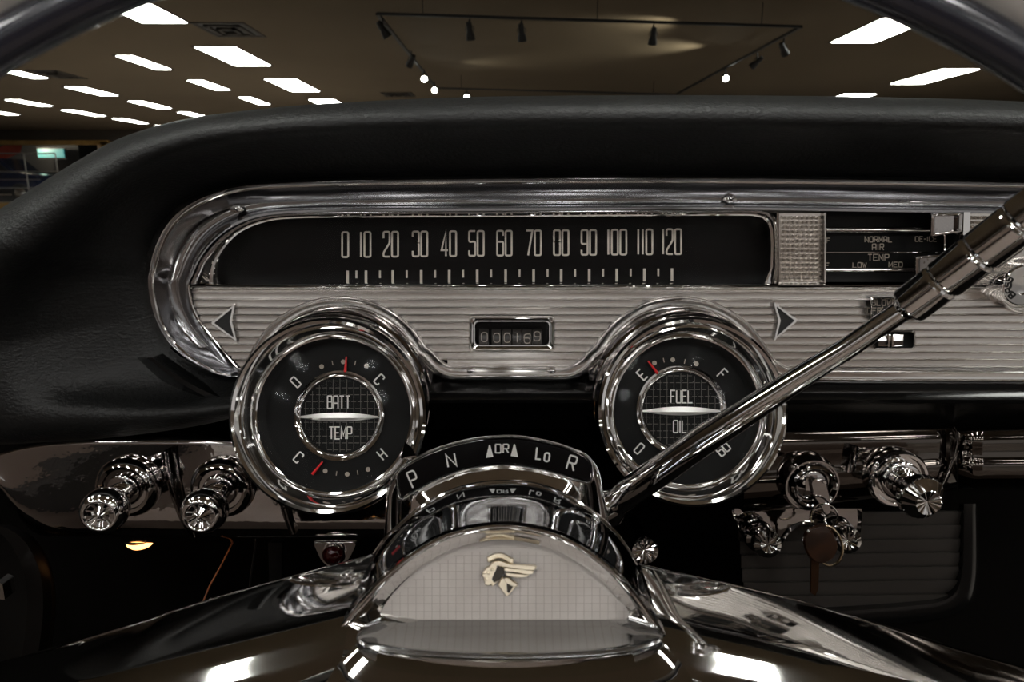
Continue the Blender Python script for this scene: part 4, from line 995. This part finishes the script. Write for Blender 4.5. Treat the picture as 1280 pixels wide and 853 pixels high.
MB().grid(LFT).build('crossbar', WHEELC, sw, ang=70)
MB().grid(RGT).build('crossbar', WHEELC, sw, ang=70)
MB().grid(MID).build('crossbar_centre', WHEELC, sw, ang=70)
for s_ in (-1, 1):
    MB().tube([Vector((s_ * .170, .20, CAM.z - .225)), Vector((s_ * .190, .165, CAM.z - .19)), Vector((s_ * .207, .115, CAM.z - .142))], [.016, .014, .010], 20).build('spoke_end', WHEELC, sw)

# hub dome behind the horn pad
ARC0 = crom([(413, 797), (430, 775), (452, 748), (480, 718), (515, 690), (555, 668), (595, 658), (625, 655), (655, 657), (695, 666), (735, 686), (770, 713), (797, 743), (818, 772), (834, 794)], 6)
ARC1 = crom([(452, 735), (456, 720), (464, 700), (480, 676), (505, 652), (535, 629), (570, 612), (605, 604.5), (637, 603), (668, 606), (700, 616), (735, 636), (765, 662), (785, 688), (796, 710), (803, 730), (810, 745)], 6)
n = 90; A0 = resample(ARC0, n); A1 = resample(ARC1, n)
rows = []
for a, b in zip(A0, A1):
    P = W(*a, .228); Q = W(*b, .300)
    r = [P + Vector((0, .002, 0))]
    c = W(632, 800, .26)
    for t in (.12, .25, .4, .55, .7, .82, .92, .98):
        m = P.lerp(Q, t); o = (m - c); o.normalize(); m = m + o * .0022 * math.sin(math.pi * t)
        r.append(m)
    r += [Q, Q + (c - Q).normalized() * .004 + Vector((0, .003, 0)), Q + (c - Q).normalized() * .012 + Vector((0, .004, 0))]
    rows.append(r)
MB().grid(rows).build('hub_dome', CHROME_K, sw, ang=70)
# dome edge bead
MB().tube([W(*p, .2995) for p in A1[6:-6]], .0011, 10).build('dome_bead', CHROME, sw)
# chrome horn ring arch
cen = (628, 790)
prof = [(-.02, .232), (0, .2285), (.012, .2262), (.024, .2258), (.034, .2268), (.045, .2272), (.056, .2262), (.066, .2268), (.09, .2300), (.125, .2335), (.15, .2345)]
rows = [[W(*lerp(a, cen, t), y) for t, y in prof] for a in A0]
MB().grid(rows).build('horn_bezel', CHROME, sw, ang=50)
# pearl pad with emblem
PADP = crom([(484, 778), (476, 770), (482, 755), (500, 733), (525, 710), (555, 691), (590, 680), (628, 676), (665, 679), (700, 689), (730, 705), (757, 727), (778, 752), (786, 768), (780, 778)], 5)
PN = Vector((0, -math.cos(R(20)), math.sin(R(20)))); PC = W(630, 775, .232)
MB().prism([WP(*p, PC, PN) for p in PADP + [(700, 777), (560, 777)]], -PN * .003).build('horn_pad', CREAM, sw)
cup_o = resample(PADP, n)
cup_i = A0
rows = [[W(*lerp(a, cen, .125), .2338), W(*lerp(lerp(a, cen, .14), b, .5), .2362), WP(*b, PC - PN * .001, PN)] for a, b in zip(cup_i, cup_o)]
MB().grid(rows).build('cup_wall', mat('satin_cup_metal', (.55, .54, .52), .25, 1), sw, ang=60)
gl = MB(); PMg = lambda x, y: WP(x, y, PC + PN * .0003, PN)
for x in range(490, 785, 10):
    for ya, yb in [(690 + 5 * i, 695 + 5 * i) for i in range(17)]:
        top_y = 678 + ((x - 629) / 155) ** 2 * 82 + 4
        if ya > top_y: gl.grid([[PMg(x - .35, ya), PMg(x + .35, ya)], [PMg(x - .35, yb), PMg(x + .35, yb)]])
for y in range(685, 778, 10):
    q = math.sqrt(max(0, (y - 682) / 82)) * 155; gl.grid([[PMg(629 - q, y - .3), PMg(629 + q, y - .3)], [PMg(629 - q, y + .3), PMg(629 + q, y + .3)]])
o = gl.build('pad_grid_lines', mat('grid_line_beige', (.47, .42, .385), .5), sw, smooth=False)
# lower mirror shelf and lip
SH = crom([(476, 772), (455, 782), (446, 792), (452, 801), (475, 808), (520, 813.5), (570, 816.5), (632, 818), (690, 817), (745, 814), (790, 808), (820, 800), (828, 791), (816, 780), (786, 770)], 6)
SH = resample(SH, n)
back = [(478 + 308 * i / (n - 1), 775.5) for i in range(n)]
rows = []
for a, b in zip(SH, back):
    Bk = WP(*b, PC, PN); F_ = W(*a, .208)
    rows.append([Bk, Bk.lerp(F_, .3) - Vector((0, 0, .0014)), Bk.lerp(F_, .6) - Vector((0, 0, .0018)), Bk.lerp(F_, .88) - Vector((0, 0, .0006)), F_, F_ + Vector((0, -.0006, -.0002)), F_ + Vector((0, -.0010, -.0010)), F_ + Vector((0, .001, -.0026)), F_ + Vector((0, .010, -.008))])
MB().grid(rows).build('horn_shelf', mat('shelf_metal', (.42, .42, .42), .13, 1), sw, ang=50)
rows = []
for a in SH:
    if a[1] < 796: continue
    F_ = W(*a, .208); u = (a[0] - 636) / 190; dx = .55 * u * abs(u)
    q = F_ + Vector((0, -.0012, -.0010)); r = [q + Vector((0, .012, -.004)), q.copy()]
    for k in range(26):
        sl_ = 6 + 46 * min(1, k / 12); q = q + Vector((dx * .002, -.002, -math.tan(R(sl_)) * .002)); r.append(q.copy())
    rows.append(r)
MB().grid(rows).build('hub_skirt', WHEELC, sw, ang=70)
# emblem: a profile head with feathered headdress
em = MB()
EM = lambda x, y, d=0: WP(580 + x / 10.667, 680 + y / 10.667, PC + PN * (.001 + d), PN)
def ep(pts, d0, d1, r=10, bev=.0004):
    q = roundpoly(pts, r); return em.prism([EM(*p, d0) for p in q], PN * (d1 - d0), bev)
ep([(345, 285), (300, 310), (262, 345), (236, 400), (250, 430), (272, 440), (262, 470), (280, 500), (278, 530), (310, 548), (350, 540), (385, 560), (430, 520), (500, 420), (540, 300), (430, 250)], 0, .0022)
ep([(500, 440), (450, 545), (575, 700), (700, 560), (600, 440)], 0, .0012)
ep([(345, 265), (400, 222), (470, 212), (540, 232), (640, 262), (965, 285), (955, 330), (800, 330), (560, 300), (440, 262), (360, 290)], .001, .0040, 12)
ep([(530, 305), (930, 345), (920, 385), (860, 398), (700, 370), (530, 340)], .001, .0036)
ep([(550, 372), (870, 405), (830, 432), (700, 442), (550, 405)], .001, .0032)
ep([(525, 450), (560, 432), (610, 445), (650, 490), (718, 520), (705, 560), (640, 550), (560, 505)], .001, .0036)
em.build('emblem', GOLD, sw, smooth=False)
em = MB(); ep([(440, 290), (530, 320), (530, 400), (480, 470), (400, 520), (370, 470), (400, 400), (430, 340)], .0021, .0026, 10, .0001); ep([(570, 530), (660, 560), (600, 660), (575, 640)], .0011, .0016, 6, .0001)
em.build('emblem_dark_paint', mat('dark_brown_enamel', (.03, .022, .014), .4), sw, smooth=False)  # dark brown centre and neck areas laid over the gold emblem
em = MB()
for i in range(15):
    a = i / 14; x = 335 + 300 * a; y = 205 - 62 * math.sin(math.pi * min(a * 1.0 + .05, 1)) + 10 * a
    for j in range(2):
        c = EM(x, y + 26 * j, .0018); em.lathe(c, PN, [(.00055, -.0012), (.0008, 0), (.0005, .0007), (.00005, .0009)], 8)
for x, y, r in ((330, 395, 20), (375, 345, 24), (300, 470, 20), (365, 545, 16), (272, 385, 26)):
    em.lathe(EM(x, y, .0022), PN, [(r * .00003, 0), (r * .000022, .0006), (.00003, .0008)], 12)
em.build('headdress_beads', GOLD, sw)
